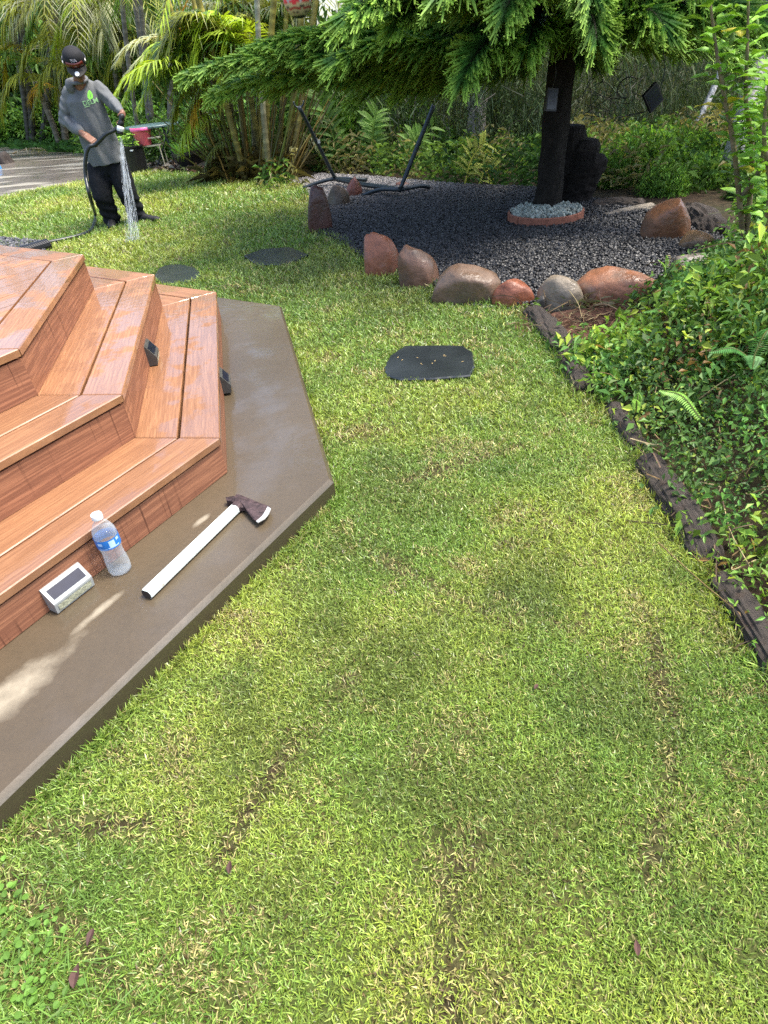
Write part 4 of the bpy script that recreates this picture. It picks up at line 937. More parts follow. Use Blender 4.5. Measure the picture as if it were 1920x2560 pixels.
# the big clump behind the lawn
pc = atg(655, 444); Yc = pc[1] + .2
pa = thing('areca_palm', pc, 'large clump of yellow green areca palm canes behind the far lawn edge, centre left', 'palm', 'areca palms')
bx = [(570, 400), (590, 470), (612, 545), (622, 480), (632, 600), (655, 575), (664, 690), (680, 640), (690, 720), (715, 765), (725, 800), (640, 660)]
for k, (b, tp) in enumerate(bx):
    dy = random.uniform(-.35, .45); p0 = atg(b, 446) + [0, dy, 0]; p0 = p0 + np.array([0, 0, -.05]); p1 = aty(tp, -60, p0[1] + random.uniform(-.25, .35))
    g = random.random(); c0 = np.array([.10, .085, .022]) * (.7 + .6 * g); c1 = np.array([.30, .26, .06]) if g < .6 else np.array([.28, .28, .21])
    cane(pa, p0, p1, random.uniform(.038, .052), random.uniform(.028, .042), c0, c1, (random.uniform(-.05, .05), 0, 0))
mb = MB()
for k in range(80):
    b = random.uniform(555, 740); p0 = atg(b, 447) + [0, random.uniform(-.5, .3), 0]; sp = (b - 650) * random.uniform(.6, 2.2); p1 = aty(b + sp, random.uniform(60, 330), p0[1] + random.uniform(-.3, .3))
    t = np.linspace(0, 1, 12)[:, None]; P = p0 * (1 - t) + p1 * t + np.array([(b - 650) * .0012, 0, 0]) * (t ** 2)
    tube(mb, P, np.linspace(.012, .005, 12), 4, C=np.array(random.choice([(.22, .14, .03), (.15, .11, .03), (.08, .065, .02), (.24, .2, .05), (.09, .12, .02)])) * random.uniform(.6, 1.1))
mb.build('dry_stalks', M['cane'], pa)
mb = MB()                                   # skirt of leaf litter and young shoots at the foot
n = 900; b = rng.uniform(545, 745, n); P = np.array([atg(x, 449) for x in b]) + np.stack([rng.normal(0, .05, n), rng.uniform(-.3, .5, n), np.abs(rng.normal(.02, .12, n))], 1)
leaves(mb, P, randdir(n, -.1, 1), randdir(n), rng.uniform(.12, .5, n), .016, np.array([.10, .08, .02]) * rng.uniform(.3, 1.6, (n, 1)), .1, .3); mb.build('basal_litter', M['palm'], pa)
K = [  # fronds seen in the photograph, by control points
 ([(540, 262, 0), (480, 178, -.4), (400, 153, -.8), (330, 182, -1.0), (280, 245, -1.1)], LIME, .36, .55),
 ([(545, 270, 0), (500, 205, -.3), (430, 172, -.6), (370, 180, -.8), (318, 225, -.9)], (.22, .33, .03), .34, .6),
 ([(560, 200, .3), (470, 110, .2), (400, 92, .1), (330, 110, 0), (288, 158, 0)], PALE, .34, .5),
 ([(570, 190, .3), (490, 130, .2), (420, 118, 0), (360, 140, -.1), (310, 190, -.1)], PALE, .30, .6),
 ([(560, 240, 0), (500, 250, -.2), (478, 290, -.3), (470, 350, -.3)], GOLD, .26, .8),
 ([(550, 280, 0), (500, 290, -.2), (465, 320, -.4), (450, 372, -.4)], LIME, .28, .8),
 ([(545, 230, 0), (470, 225, -.1), (440, 262, -.1), (430, 310, -.1)], OLIVE, .28, .8),
 ([(470, 160, .2), (455, 100, .2), (450, 50, .2), (470, 0, .2)], GOLD, .26, .4),
 ([(560, 120, .4), (545, 80, .3), (525, 105, .2), (505, 150, .1)], PALE, .26, .7),
 ([(600, 100, .3), (570, 30, .3), (520, 10, .2), (470, 45, .1)], GREYG, .4, .6),
 ([(630, 90, .3), (660, 20, .3), (700, 10, .2), (760, 60, .1)], OLIVE, .4, .6),
 ([(640, 170, .5), (600, 70, .5), (560, 40, .5), (500, 90, .4)], OLIVE, .4, .6),
 ([(700, 330, 0), (760, 280, -.1), (810, 290, -.2), (850, 335, -.2)], (.12, .17, .03), .28, .6),
 ([(690, 360, 0), (740, 330, -.2), (780, 345, -.3), (800, 390, -.3)], (.14, .19, .04), .24, .6),
 ([(690, 250, .3), (760, 200, .3), (830, 210, .2), (880, 260, .2)], DEEP, .34, .5),
 ([(580, 330, 0), (540, 300, -.2), (505, 310, -.3), (470, 350, -.3)], OLIVE, .26, .6),
 ([(600, 360, -.1), (560, 350, -.3), (530, 375, -.4), (515, 415, -.4)], (.12, .14, .03), .22, .6)]
for k in range(26):                          # arching fronds that veil the canes
    u = 660 - 22 * (k % 9) - 6 * (k // 9); v = random.uniform(80, 190); x1 = u - random.uniform(60, 150); d = -random.uniform(.1, .7)
    K.append(([(u + 30, v + 60, .1), (u - 20, v - 30, d), ((u + x1) / 2 - 30, v - 35, d), (x1 - 40, v + random.uniform(40, 110), d - .1)], [OLIVE, LIME, DEEP, LIME, OLIVE][k % 5], random.uniform(.28, .4), random.uniform(.5, .8)))
for k in range(9):
    u = 540 + 26 * k; K.append(([(u, 150, .3), (u + random.uniform(-30, 30), 60, .2), (u + random.uniform(-70, 70), 10, .1), (u + random.uniform(-120, 120), 50, 0)], [DEEP, OLIVE, GREYG][k % 3], .36, .6))
for pts, tint, ll, dr in K: fr('frond', pa, [aty(u, v, Yc + d) for u, v, d in pts], ll=ll, tint=tint, droop=dr, n=40)
for x in (620, 750): random_fronds(pa, aty(x, -40, Yc + .2), 4, 1.6, [OLIVE, DEEP, LIME, GREYG], .3, 1.2)

def palm(label, base_px, canes, tops, fr_n, L, tints, Y, extra=(), cc=((.10, .085, .06), (.2, .19, .14)), r=.06, lo=.0, hi=1.0, ll=.45):
    p = atg(*base_px); p = np.array([p[0] * Y / p[1], Y, float(gz(p[0] * Y / p[1], Y))]); t = thing('areca_palm', p, label, 'palm', 'areca palms')
    sc_ = Y / 12.5; L = L * sc_; ll = ll * sc_; r = r * sc_
    for (b, tp), top in zip(canes, tops):
        q0 = aty(b, base_px[1], Y); q0[2] = float(gz(q0[0], q0[1])) - .05; q1 = aty(tp, top, Y + random.uniform(-.3, .3)); cane(t, q0, q1, r * random.uniform(.8, 1.15), r * .75, *cc, bend=(random.uniform(-.1, .1), 0, 0), ringw=.16)
        random_fronds(t, q1, fr_n, L, tints, lo, hi, ll, num=28)
    for pts, tint, l2, dr in extra: fr('frond', t, [aty(u, v, Y + d) for u, v, d in pts], ll=l2 * sc_, tint=tint, droop=dr, n=38, wid=.026 * sc_)
    return t
palm('pale feathery palm with thin grey stem, directly behind the man', (300, 330), [(292, 262), (318, 285)], [20, -60], 7, 1.9, [GREYG, PALE, OLIVE, DEEP], 17.5,
     extra=[([(268, 60, 0), (250, 10, -.2), (232, 15, -.3), (222, 60, -.4)], PALE, .42, .9), ([(275, 60, 0), (300, 10, -.2), (340, 20, -.3), (362, 75, -.4)], GREYG, .42, .8), ([(270, 50, 0), (262, 0, -.3), (250, 30, -.6), (262, 95, -.7)], PALE, .4, .9), ([(275, 110, 0), (310, 80, -.2), (350, 110, -.3), (375, 165, -.3)], (.10, .14, .03), .4, .7), ([(290, 150, 0), (330, 130, -.1), (350, 160, -.1), (355, 215, -.1)], DEEP, .4, .7)], r=.05, lo=-.2)
palm('yellow fronded palm at the left edge of the picture', (70, 290), [(125, 60), (140, 120)], [150, 40], 5, 1.8, [OLIVE, GREYG, DEEP, LIME], 19.5,
     extra=[([(100, 150, 0), (60, 130, -.2), (20, 140, -.3), (8, 180, -.3), (6, 255, -.3)], (.34, .30, .03), .36, .6), ([(95, 160, 0), (55, 120, -.1), (10, 118, -.2), (-30, 160, -.2)], (.28, .26, .03), .38, .5), ([(145, 225, 0), (112, 206, -.1), (88, 216, -.2), (70, 250, -.2)], GOLD, .22, .9), ([(150, 170, 0), (150, 135, 0), (148, 140, 0), (140, 190, -.1)], LIME, .26, .9), ([(100, 60, 0), (60, 10, -.1), (40, 30, -.2), (20, 90, -.2)], PALE, .4, .7), ([(110, 60, 0), (90, 0, -.1), (60, 10, -.2), (28, 60, -.2)], GREYG, .36, .7)], r=.055, lo=-.3)
palm('dark multi stemmed palm cluster left of the man', (90, 300), [(50, 0), (62, 40), (85, 130)], [-60, -80, -40], 5, 2.1, [DEEP, OLIVE, DEEP], 20.5, cc=((.03, .03, .022), (.07, .07, .05)), r=.06)
palm('tall palm with grey trunks behind the green table', (370, 300), [(365, 345), (352, 330), (392, 420), (330, 300)], [-60, -40, -70, -60], 5, 2.0, [OLIVE, DEEP, GREYG], 14.5, cc=((.07, .065, .05), (.14, .13, .10)), r=.045)
palm('olive palm filling the gap behind the man, upper left', (200, 300), [(185, 150), (215, 190), (170, 120), (230, 240)], [-50, -60, -40, -80], 7, 2.2, [OLIVE, DEEP, (.12, .14, .02)], 18.5,
     extra=[([(120 + 30 * k, 30 + 25 * (k % 3), 0), (130 + 30 * k, 80 + 20 * (k % 2), -.2), (140 + 28 * k, 160, -.3), (135 + 30 * k, 235, -.3)], [OLIVE, DEEP, (.20, .24, .03)][k % 3], .42, .7) for k in range(9)] + [([(a + 70, v + 20, -.8), (a + 30, v - 50, -1.2), (a - 30, v - 40, -1.5), (a - 70, v + random.uniform(40, 90), -1.6)], random.choice([OLIVE, DEEP, LIME, (.24, .28, .035)]), .36, .7) for a, v in ((60, 70), (130, 50), (20, 190), (110, 150), (250, 110), (60, 240), (330, 40), (240, 200), (330, 150), (150, 210), (200, 60), (20, 60))], cc=((.07, .06, .04), (.12, .1, .06)), r=.05, lo=-.4)
palm('slim palms standing right behind the big clump', (760, 400), [(760, 700), (800, 770), (720, 650)], [-40, -60, -60], 5, 1.9, [DEEP, OLIVE, GREYG], 13.0, cc=((.12, .11, .07), (.2, .2, .13)), r=.05, lo=.1)

# ================================================================== SHRUBS AND THICKET
def cluster_mesh(name, n, size, lw, tints, m, seed, shell=.55, up=.3, per=14, twig=True):
    """leafy bush: leaf clusters through an ellipsoid volume; unit size (rx,ry,rz)"""
    g = np.random.default_rng(seed); nc = n // per
    d = g.normal(0, 1, (nc, 3)); d /= np.linalg.norm(d, axis=1)[:, None]; r = (shell + (1 - shell) * g.random(nc)) ; c = d * r[:, None] * (.78 + .5 * fbm(d, 1.6, seed))[:, None] * size; c[:, 2] = np.abs(c[:, 2]) * 1.0
    P = np.repeat(c, per, 0) + g.normal(0, 1, (nc * per, 3)) * np.array(size) * .085
    dd = g.normal(0, 1, P.shape) + np.repeat(d, per, 0) * .9 + [0, 0, up]; N = g.normal(0, .5, P.shape) + [0, 0, 1.]
    tc = np.array([tints[i] for i in g.integers(0, len(tints), nc)]) * g.uniform(.65, 1.3, (nc, 1)); C = np.repeat(tc, per, 0) * g.uniform(.75, 1.25, (nc * per, 1))
    mb = MB(); L = lw[0] * g.uniform(.6, 1.3, len(P)); leaves(mb, P, dd, N, L, L * lw[1], C, .25, .2)
    return mb.mesh(name, m)
def place(me, name, loc, s, rz, label, cat, group, stem=None):
    t = thing(name, loc, label, cat, group); o = link('foliage', me, t); o.matrix_parent_inverse = Matrix(); o.scale = s if np.ndim(s) else (s, s, s); o.rotation_euler = (0, 0, rz)
    if stem is not None:
        mb = MB()
        for k in range(stem): a = 6.28 * k / stem + .4; L = np.max(s); tube(mb, cr_path([[*loc[:2], loc[2] - .05], np.array(loc) + np.array([math.cos(a) * .2, math.sin(a) * .2, .35]) * L, np.array(loc) + np.array([math.cos(a) * .5, math.sin(a) * .5, .7]) * L], 8), np.linspace(.02, .006, 8), 5, C=np.array([.08, .06, .04]))
        mb.build('stem', M['bark'], t)
    return t
GR1 = [(.06, .14, .03), (.09, .19, .035), (.14, .27, .05), (.045, .10, .02)]
GR2 = [(.14, .29, .05), (.22, .40, .06), (.09, .19, .03)]
me_b1 = cluster_mesh('hedge_leaves', 6500, (1, 1, 1), (.10, .5), GR1, M['leaf'], 1)
me_b2 = cluster_mesh('bright_leaves', 5000, (1, 1, 1), (.13, .4), GR2, M['leaf'], 2, .4)
me_b3 = cluster_mesh('grey_leaves', 6500, (1, 1, 1), (.09, .55), [(.07, .11, .06), (.10, .15, .085), (.05, .08, .04)], M['leaf'], 3)
hed = [((40, 372), 21.5, 1.12, 'round leafy green bush behind the driveway at left edge'), ((120, 376), 21.5, 0.90, 'low green bush behind the driveway left of the man'), ((-70, 376), 21.5, 1.35, 'dense bush behind the driveway cut by the left edge'), ((170, 372), 21.5, 1.20, 'shaded bush between the palm trunks left of the man'), ((400, 380), 14.5, .8, 'shaded green bush behind the table legs'), ((470, 395), 14.2, .7, 'leafy bush behind the black bowl planter'), ((330, 330), 17, 1.2, 'broad leafy shrub far behind the man'), ((560, 330), 14.5, 1.1, 'shaded shrub behind the big palm clump'), ((540, 420), 13, .5, 'low leafy plant between bowl planter and palm clump')]
for k, (px, Y, s, lab) in enumerate(hed):
    p = at(px[0], px[1]); p = p * (Y / p[1]); p[2] = float(gz(p[0], p[1])); place(me_b1 if k % 3 else me_b2, 'shrub', p, (s, s, s * .85), k * 1.3, lab, 'shrub', 'shrubs behind the driveway and palms', 5)
mid = [(740, 11.6, .8, 1.1, me_b1, 'dark shrub behind the left hammock post'), (840, 11.8, .75, 1.3, me_b2, 'tall leafy green shrub between the hammock posts'), (930, 11.3, .6, .8, me_b2, 'bright green shrub behind the hammock stand centre'), (1000, 11.6, .7, .9, me_b2, 'light green shrub right of the right hammock post'), (1090, 11.2, .55, .55, me_b2, 'low light green shrub beside the yellow striped ginger'), (800, 13, 1.2, 2.0, me_b1, 'high dark shrub mass above the left hammock post'), (960, 13.2, 1.2, 1.6, me_b3, 'tall grey green shrub behind the hammock stand'),
       (1270, 11.5, .75, 1.25, me_b3, 'round grey green shrub left of the pine trunk')]
for k, (u, Y, s, h, me, lab) in enumerate(mid):
    p = aty(u, 430, Y); p[2] = float(gz(p[0], p[1])); place(me, 'shrub', p, (s, s, h), k * 2.1, lab, 'shrub', 'shrubs behind the gravel bed', 5)
for k, (u, v, Y, s, h, me, lab) in enumerate([(1600, 480, 7.7, .5, .45, me_b2, 'sunlit yellow green shrub right of the stump'), (1700, 480, 7.9, .45, .4, me_b2, 'bright shrub below the thin leaning white trunk'), (1770, 440, 9.2, .35, .4, me_b3, 'dull green shrub between the two leaning trunks'), (1650, 520, 6.75, .26, .26, me_b2, 'low sunlit plant above the driftwood log'), (1740, 530, 6.9, .26, .28, me_b2, 'bright low plant above the dark bark covered log'), (1530, 500, 7.4, .25, .3, me_b2, 'small sunlit plant just right of the black stump'), (1850, 590, 6.2, .22, .3, me_b1, 'green shrub at the foot of the grey leaning trunk'), (1985, 330, 7.0, .4, 1.0, me_b1, 'tall leafy shrub at right edge behind the hibiscus')]):
    p = aty(u, v, Y); p[2] = float(gz(p[0], p[1])) - .1; place(me, 'shrub', p, (s, s, h + .1), k * 1.7, lab, 'shrub', 'shrubs behind the gravel bed', 4)

# hanging grey green curtain of foliage beyond the bed : one mass nobody could count
def strands(mb, n, xr, yr, zr, L, wid, tints, seed, per=18):
    g = np.random.default_rng(seed); nc = n // per; c = np.stack([g.uniform(*xr, nc), g.uniform(*yr, nc), g.uniform(*zr, nc)], 1)
    c[:, 2] += gz(c[:, 0], c[:, 1])
    lean = g.normal(0, .35, (nc, 2)); tc = np.array([tints[i] for i in (fbm(c, .8, seed, 3) * 1.6 * len(tints) - .3 * len(tints)).astype(int).clip(0, len(tints) - 1)]) * g.uniform(.6, 1.35, (nc, 1))
    P = np.repeat(c, per, 0) + g.normal(0, .17, (nc * per, 3)); m = len(P); ln = L * g.uniform(.5, 1.3, m)[:, None]
    h = g.normal(0, .45, (m, 3)); h[:, :2] += np.repeat(lean, per, 0); h[:, 2] = g.uniform(-.3, .5, m); w_ = wid * g.uniform(.6, 1.3, (m, 1)); sd_ = nrm(np.cross(h, g.normal(0, 1, (m, 3))))
    mid = P + h * ln * .45 - np.array([0, 0, .35]) * ln; end = P + h * ln * .6 - np.array([0, 0, 1.]) * ln
    V = np.stack([P - sd_ * w_ * .4, P + sd_ * w_ * .4, mid + sd_ * w_ * .5, mid - sd_ * w_ * .5, end], 1).reshape(-1, 3); i = np.arange(m)[:, None] * 5
    mb.add(V, Q=i + [[0, 1, 2, 3]], T=i + [[3, 2, 4]], C=np.repeat(np.repeat(tc, per, 0) * g.uniform(.7, 1.3, (m, 1)), 5, 0))
tm = MB()
IR = [(.03, .055, .02), (.06, .10, .03), (.11, .16, .055), (.09, .14, .075), (.16, .17, .11), (.12, .18, .05)]
strands(tm, 52000, (.3, 8.5), (10.2, 13.5), (-.9, 2.3), .34, .014, IR, 11)
strands(tm, 30000, (.5, 12), (13.5, 17), (-.9, 3.2), .5, .022, IR, 12)
strands(tm, 14000, (-10, -1.7), (23, 27), (.0, 6.5), .6, .035, [(.03, .07, .015), (.06, .12, .025), (.09, .15, .04)], 13)
strands(tm, 9000, (-16, -5), (24, 29), (.0, 7.0), .6, .04, [(.03, .07, .015), (.05, .10, .025), (.08, .14, .035)], 14)
tag(tm.build('background_thicket', M['thicket']), kind='stuff')
um = MB()                                    # low undergrowth along the far side of the gravel
n = 26000; x = rng.uniform(-1.2, 7.0, n); y = rng.uniform(6.2, 11.4, n); k = ~inpoly(x, y, gb) & (y > 9.0 - .72 * np.clip(x, 0, 3.7)); x, y = x[k], y[k]; n = len(x); kk = fbm(xy3(x, y), 1.6, 61)
P = np.stack([x, y, gz(x, y) + rng.random(n) ** 1.5 * (.12 + .5 * kk) * sstep(7.0, 9.0, y + .5 * x)], 1); tc = np.where(kk[:, None] < .45, np.array([.05, .12, .025]), np.where(kk[:, None] < .58, np.array([.16, .27, .05]), np.array([.26, .24, .10])))
leaves(um, P, randdir(n, -.3, 1), randdir(n, .2, 1), rng.uniform(.05, .16, n), rng.uniform(.015, .045, n), tc * rng.uniform(.4, 1.5, (n, 1)), .25, .3); tag(um.build('undergrowth', M['leaf']), kind='stuff')
for k, (u, Y, s, h, lab) in enumerate([(0, 23, 2.2, 3.0, 'dark leafy tree behind the hedge at left edge'), (110, 24, 2.0, 3.4, 'dark leafy tree behind the palms left of the man'), (215, 23, 2.0, 2.8, 'dark leafy tree directly behind the cap of the man'), (330, 22, 1.8, 3.0, 'dark leafy tree behind the pale feathery palm'), (450, 19, 1.5, 2.6, 'dark leafy tree behind the left side of the big clump')]):
    p = aty(u, 330, Y); p[2] = float(gz(p[0], p[1])); place(me_b1, 'leafy_tree', p, (s, s, h), k * 1.1, lab, 'tree', 'leafy trees behind the palms', 4)
n = 1700; per = 16; c = np.stack([rng.uniform(.3, 8, n), rng.uniform(9.9, 12.4, n), rng.uniform(-.6, 2.3, n)], 1); c[:, 2] += gz(c[:, 0], c[:, 1]); k = fbm(c, 1.1, 71, 3) > .47; c = c[k]; n = len(c)
P = np.repeat(c, per, 0) + rng.normal(0, .11, (n * per, 3)); m = len(P); tc = np.array([(.06, .10, .04), (.10, .15, .06), (.15, .20, .10), (.08, .12, .03)])[rng.integers(0, 4, n)] * rng.uniform(.6, 1.4, (n, 1))
lmb = MB(); leaves(lmb, P, randdir(m, -1, .6), randdir(m, .1, 1), rng.uniform(.04, .10, m), rng.uniform(.015, .035, m), np.repeat(tc, per, 0) * rng.uniform(.7, 1.3, (m, 1)), .2, .25); tag(lmb.build('thicket_leaves', M['thicket']), kind='stuff')
hm2 = MB()                                   # bare twigs in the curtain
for k in range(60):
    p = np.array([rng.uniform(.6, 6.5), rng.uniform(9.9, 12), rng.uniform(-.3, 2.2)]); q = p + [rng.normal(0, .35), rng.normal(0, .2), rng.uniform(-.6, .5)]
    tube(hm2, cr_path([p, (p + q) / 2 + rng.normal(0, .06, 3), q], 7), np.linspace(.008, .003, 7), 4, C=np.array([.14, .125, .10]) * rng.uniform(.5, 1.2))
tag(hm2.build('bare_twigs', M['bark']), kind='stuff')
# trunks one can tell apart
def trunk(pts, r0, r1, label, col, seed):
    P = cr_path(np.array(pts), 30); mb = MB(); n = len(P); c = np.array(col) * (.6 + .8 * fbm(P, 6, seed, 3))[:, None]; t = thing('tree', P[0], label, 'tree', 'pale trunked trees beyond the bed')
    d, A, B = frames(P); sides = 16; th = np.arange(sides) * 2 * math.pi / sides; rr = np.linspace(r0, r1, n)
    fl = 1 + .16 * (vn(np.stack([np.tile(th * 3, n), np.repeat(np.arange(n) * .12, sides), np.zeros(n * sides)], 1), 1, seed).reshape(n, sides) - .5) * 2
    V = P[:, None] + (A[:, None] * np.cos(th)[None, :, None] + B[:, None] * np.sin(th)[None, :, None]) * (rr[:, None] * fl)[..., None]
    i = np.arange(n - 1)[:, None] * sides; k = np.arange(sides)[None]; k2 = (k + 1) % sides; st = fbm(np.stack([np.tile(th * 4, n), np.repeat(np.arange(n) * .1, sides), np.zeros(n * sides)], 1), 1.3, seed, 3)
    mb.add(V.reshape(-1, 3), Q=np.stack([i + k, i + k2, i + sides + k2, i + sides + k], -1).reshape(-1, 4), C=np.repeat(c, sides, 0) * (.45 + 1.1 * st)[:, None]); mb.build('trunk', M['bark'], t, smooth=True)
    mb = MB(); top = P[-1]; strands(mb, 1500, (top[0] - 1.6, top[0] + 1.6), (top[1] - 1.2, top[1] + 1.6), (3.0, 5.5), .5, .03, IR, seed + 50); mb.build('crown', M['thicket'], t); return t
trunk([aty(1192, 395, 11), aty(1190, 300, 11), aty(1196, 215, 11), aty(1204, -200, 11)], .14, .13, 'straight pale grey trunk left of the pine, above the yellow ginger', (.46, .42, .37), 3)
trunk([aty(1810, 545, 6.9), aty(1850, 380, 7.1), aty(1880, 260, 7.3), aty(1985, -120, 7.8)], .155, .12, 'thick grey leaning trunk behind the hibiscus on the right', (.42, .40, .37), 5)
trunk([aty(1690, 430, 9.3), aty(1738, 320, 9.3), aty(1792, 200, 9.4), aty(1850, 20, 9.5)], .042, .03, 'thin white trunk leaning right beyond the gravel bed', (.48, .46, .44), 7)

# ginger like plants with long striped leaves
def ginger(base, tip, n, L, W, tint, label, name='ginger_plant', stems=1, spread=.25, group='ginger plants', tints=None):
    t = thing(name, base, label, 'plant', group)
    for sidx in range(stems):
        tp = np.array(tip) + (rng.normal(0, spread, 3) * [1, 1, .4] if sidx else 0); b = np.array(base) + (rng.normal(0, spread * .4, 3) * [1, 1, 0] if sidx else 0)
        P = cr_path([b, (b + tp) / 2 + [(tp[0] - b[0]) * -.12, 0, .06], tp], 24); mb = MB(); tube(mb, P, np.linspace(.012, .004, 24), 6, C=np.array(tint) * [1.1, 1, .7]); d = nrm(np.gradient(P, axis=0)); s = nrm(np.cross(d, [0.1, 1., 0.2]))
        for k in range(n):
            i = int(23 * (.22 + .78 * k / n)); sg = 1 if k % 2 else -1; dv = s[i] * sg + d[i] * (.55 + .5 * k / n) + rng.normal(0, .12, 3)
            bigleaf(mb, P[i], dv, (0, -.6, .8), L * random.uniform(.75, 1.1), W * random.uniform(.8, 1.1), np.array(tint if tints is None else random.choice(tints)) * random.uniform(.7, 1.2), .28, .1)
        mb.build('leafy_stem', M['leaf'], t)
    return t
ginger(at(1160, 468), aty(1215, 352, 8.3), 15, .30, .05, (.55, .58, .10), 'bright yellow leaning ginger stem with long leaves at the far gravel edge')
ginger(at(1195, 470), aty(1240, 420, 8.2), 8, .26, .045, (.42, .48, .08), 'short yellow green ginger stem low beside the bright leaning one')
ginger(aty(840, 440, 10.3), aty(790, 230, 10.5), 16, .32, .06, (.14, .26, .05), 'tall green ginger stems behind the left hammock post', stems=4, spread=.3)
ginger(aty(935, 440, 10.1), aty(925, 290, 10.2), 14, .28, .06, (.18, .32, .06), 'leafy ginger stems between the hammock posts', stems=4, spread=.25)
ginger(aty(1020, 440, 10.0), aty(1050, 330, 10.1), 12, .26, .055, (.20, .36, .06), 'fresh green ginger stems right of the right hammock post', stems=4, spread=.22)
ginger(aty(1540, 460, 7.5), aty(1560, 405, 7.5), 6, .22, .02, (.50, .42, .08), 'dry yellow blades sprouting beside the black stump', stems=3, spread=.08)

# ================================================================== RIGHT HAND BED
def right_zone(n, g):
    """random points in the planted bed right of the logs"""
    x = g.uniform(.6, 4.4, n); y = g.uniform(.0, 5.2, n); poly = np.array(LR[:9] + [np.array([.75, -.2]), np.array([4.4, -.2]), np.array([4.4, 5.0]), atg(1850, 650)[:2], atg(1690, 720)[:2], atg(1560, 775)[:2], atg(1420, 778)[:2]])
    k = inpoly(x, y, poly); return x[k], y[k]
gcm = MB(); g = np.random.default_rng(5)
def edge_dist(x, y):
    d = np.full(len(x), 9.)
    for a, b in zip(LR[:-2], LR[1:-1]):
        ab = b - a; t = np.clip(((x - a[0]) * ab[0] + (y - a[1]) * ab[1]) / (ab @ ab), 0, 1); d = np.minimum(d, np.hypot(x - a[0] - t * ab[0], y - a[1] - t * ab[1]))
    return d
x, y = right_zone(14000, g); ed = edge_dist(x, y); h0 = .05 + .55 * sstep(.1, 1.0, ed) + .34 * (fbm(xy3(x, y), 3.0, 3) - .5) * sstep(.0, .4, ed); h0 = h0 * (1 - .85 * sstep(2.5, 3.5, y) * (1 - sstep(2.3, 3.1, x)))
bare = (np.hypot(x - atg(1490, 815)[0], y - atg(1490, 815)[1]) < .33 + .12 * (fbm(xy3(x, y), 6, 4) - .5)); keep = ~bare & (ed > .02 + .12 * (fbm(xy3(x, y), 3, 9) - .3)); x, y, h0, ed = x[keep], y[keep], h0[keep], ed[keep]
nc = len(x); kind = fbm(xy3(x, y), 2.6, 15); per = 13
c = np.stack([x, y, gz(x, y) + h0 * (1 - .75 * g.random(nc) ** 2)], 1)
P = np.repeat(c, per, 0) + g.normal(0, 1, (nc * per, 3)) * [.045, .045, .03]; m = len(P)
h0 = h0; tc = np.where(kind[:, None] < .42, np.array([.075, .155, .04]), np.where(kind[:, None] < .56, np.array([.085, .20, .045]), np.array([.15, .27, .05]))) * g.uniform(.55, 1.5, (nc, 1))
hi = (g.random(nc) < .12)[:, None]; tc = np.where(hi, np.array([.26, .36, .06]), tc); hi = (g.random(nc) < .05)[:, None]; tc = np.where(hi, np.array([.20, .13, .06]), tc)
big = g.random(nc); L = np.repeat(np.where(kind < .5, .026, .036) * np.where(big > .86, 1.9, np.where(big > .6, 1.35, 1.0)) * (.62 + .38 * sstep(1.2, 2.8, y)), per) * g.uniform(.55, 1.35, m); tc = np.where((big > .6)[:, None], tc * [1.35, 1.25, 1.1], tc)
leaves(gcm, P, g.normal(0, 1, (m, 3)) + [0, 0, .15], g.normal(0, .5, (m, 3)) + [0, 0, 1.], L, L * np.repeat(np.where(kind < .5, .55, .38), per), np.repeat(tc, per, 0) * g.uniform(.7, 1.3, (m, 1)), .2, .2)
tag(gcm.build('ground_cover', M['leaf']), kind='stuff')
sm_ = MB()                                   # straw, dry stems and runners in the groundcover
x, y = right_zone(2600, g); ed = edge_dist(x, y)
for k in range(len(x)):
    p = np.array([x[k], y[k], float(gz(x[k], y[k])) + .04 + .40 * float(sstep(.1, 1.0, ed[k])) * g.random()]); q = p + g.normal(0, 1, 3) * [.10, .10, .05]
    if g.random() < (.25 if ed[k] > .35 else .9): tube(sm_, cr_path([p, (p + q) / 2 + g.normal(0, .02, 3), q], 6), .0016 + .001 * g.random(), 3, C=np.array([(.34, .27, .14), (.20, .13, .06), (.12, .08, .05)][g.integers(0, 3)]) * g.uniform(.6, 1.3))
for k in range(240):
    q = atg(1490, 810) + [g.normal(0, .16), g.normal(0, .11), .012 + .02 * g.random()]; a = g.uniform(0, 6.28); leaves(sm_, q[None], np.array([[math.cos(a), math.sin(a), g.normal(0, .15)]]), np.array([[0, 0, 1.]]), g.uniform(.04, .13), .006, np.array([(.36, .28, .15), (.16, .08, .05), (.10, .05, .035), (.22, .14, .08)][g.integers(0, 4)])[None], .1, .1)
for k in range(260):
    t_ = g.random(); q = atg(1400, 768) * (1 - t_) + atg(1660, 730) * t_ + [0, g.normal(.0, .07), .03]; a = g.uniform(0, 6.28); leaves(sm_, q[None], np.array([[math.cos(a), math.sin(a), g.normal(.2, .3)]]), np.array([[0, 0, 1.]]), g.uniform(.06, .16), .005, np.array([(.40, .33, .18), (.20, .22, .06), (.26, .18, .08)][g.integers(0, 3)])[None], .1, .2)
tag(sm_.build('straw_mulch', M['dead_leaf']), kind='stuff')
sp = atg(1480, 815)
mb = MB(); th = np.linspace(0, 6.28, 30)[:-1]; mb.add([[sp[0] + .36 * math.cos(a) * (1 + .2 * math.sin(3 * a)), sp[1] + .26 * math.sin(a), float(gz(sp[0], sp[1])) + .004] for a in th], NG=[list(range(29))]); tag(mb.build('bare_soil', simple('red_soil', (.085, .042, .028), .9, 0, .6, 30, .2, .8)), kind='structure')

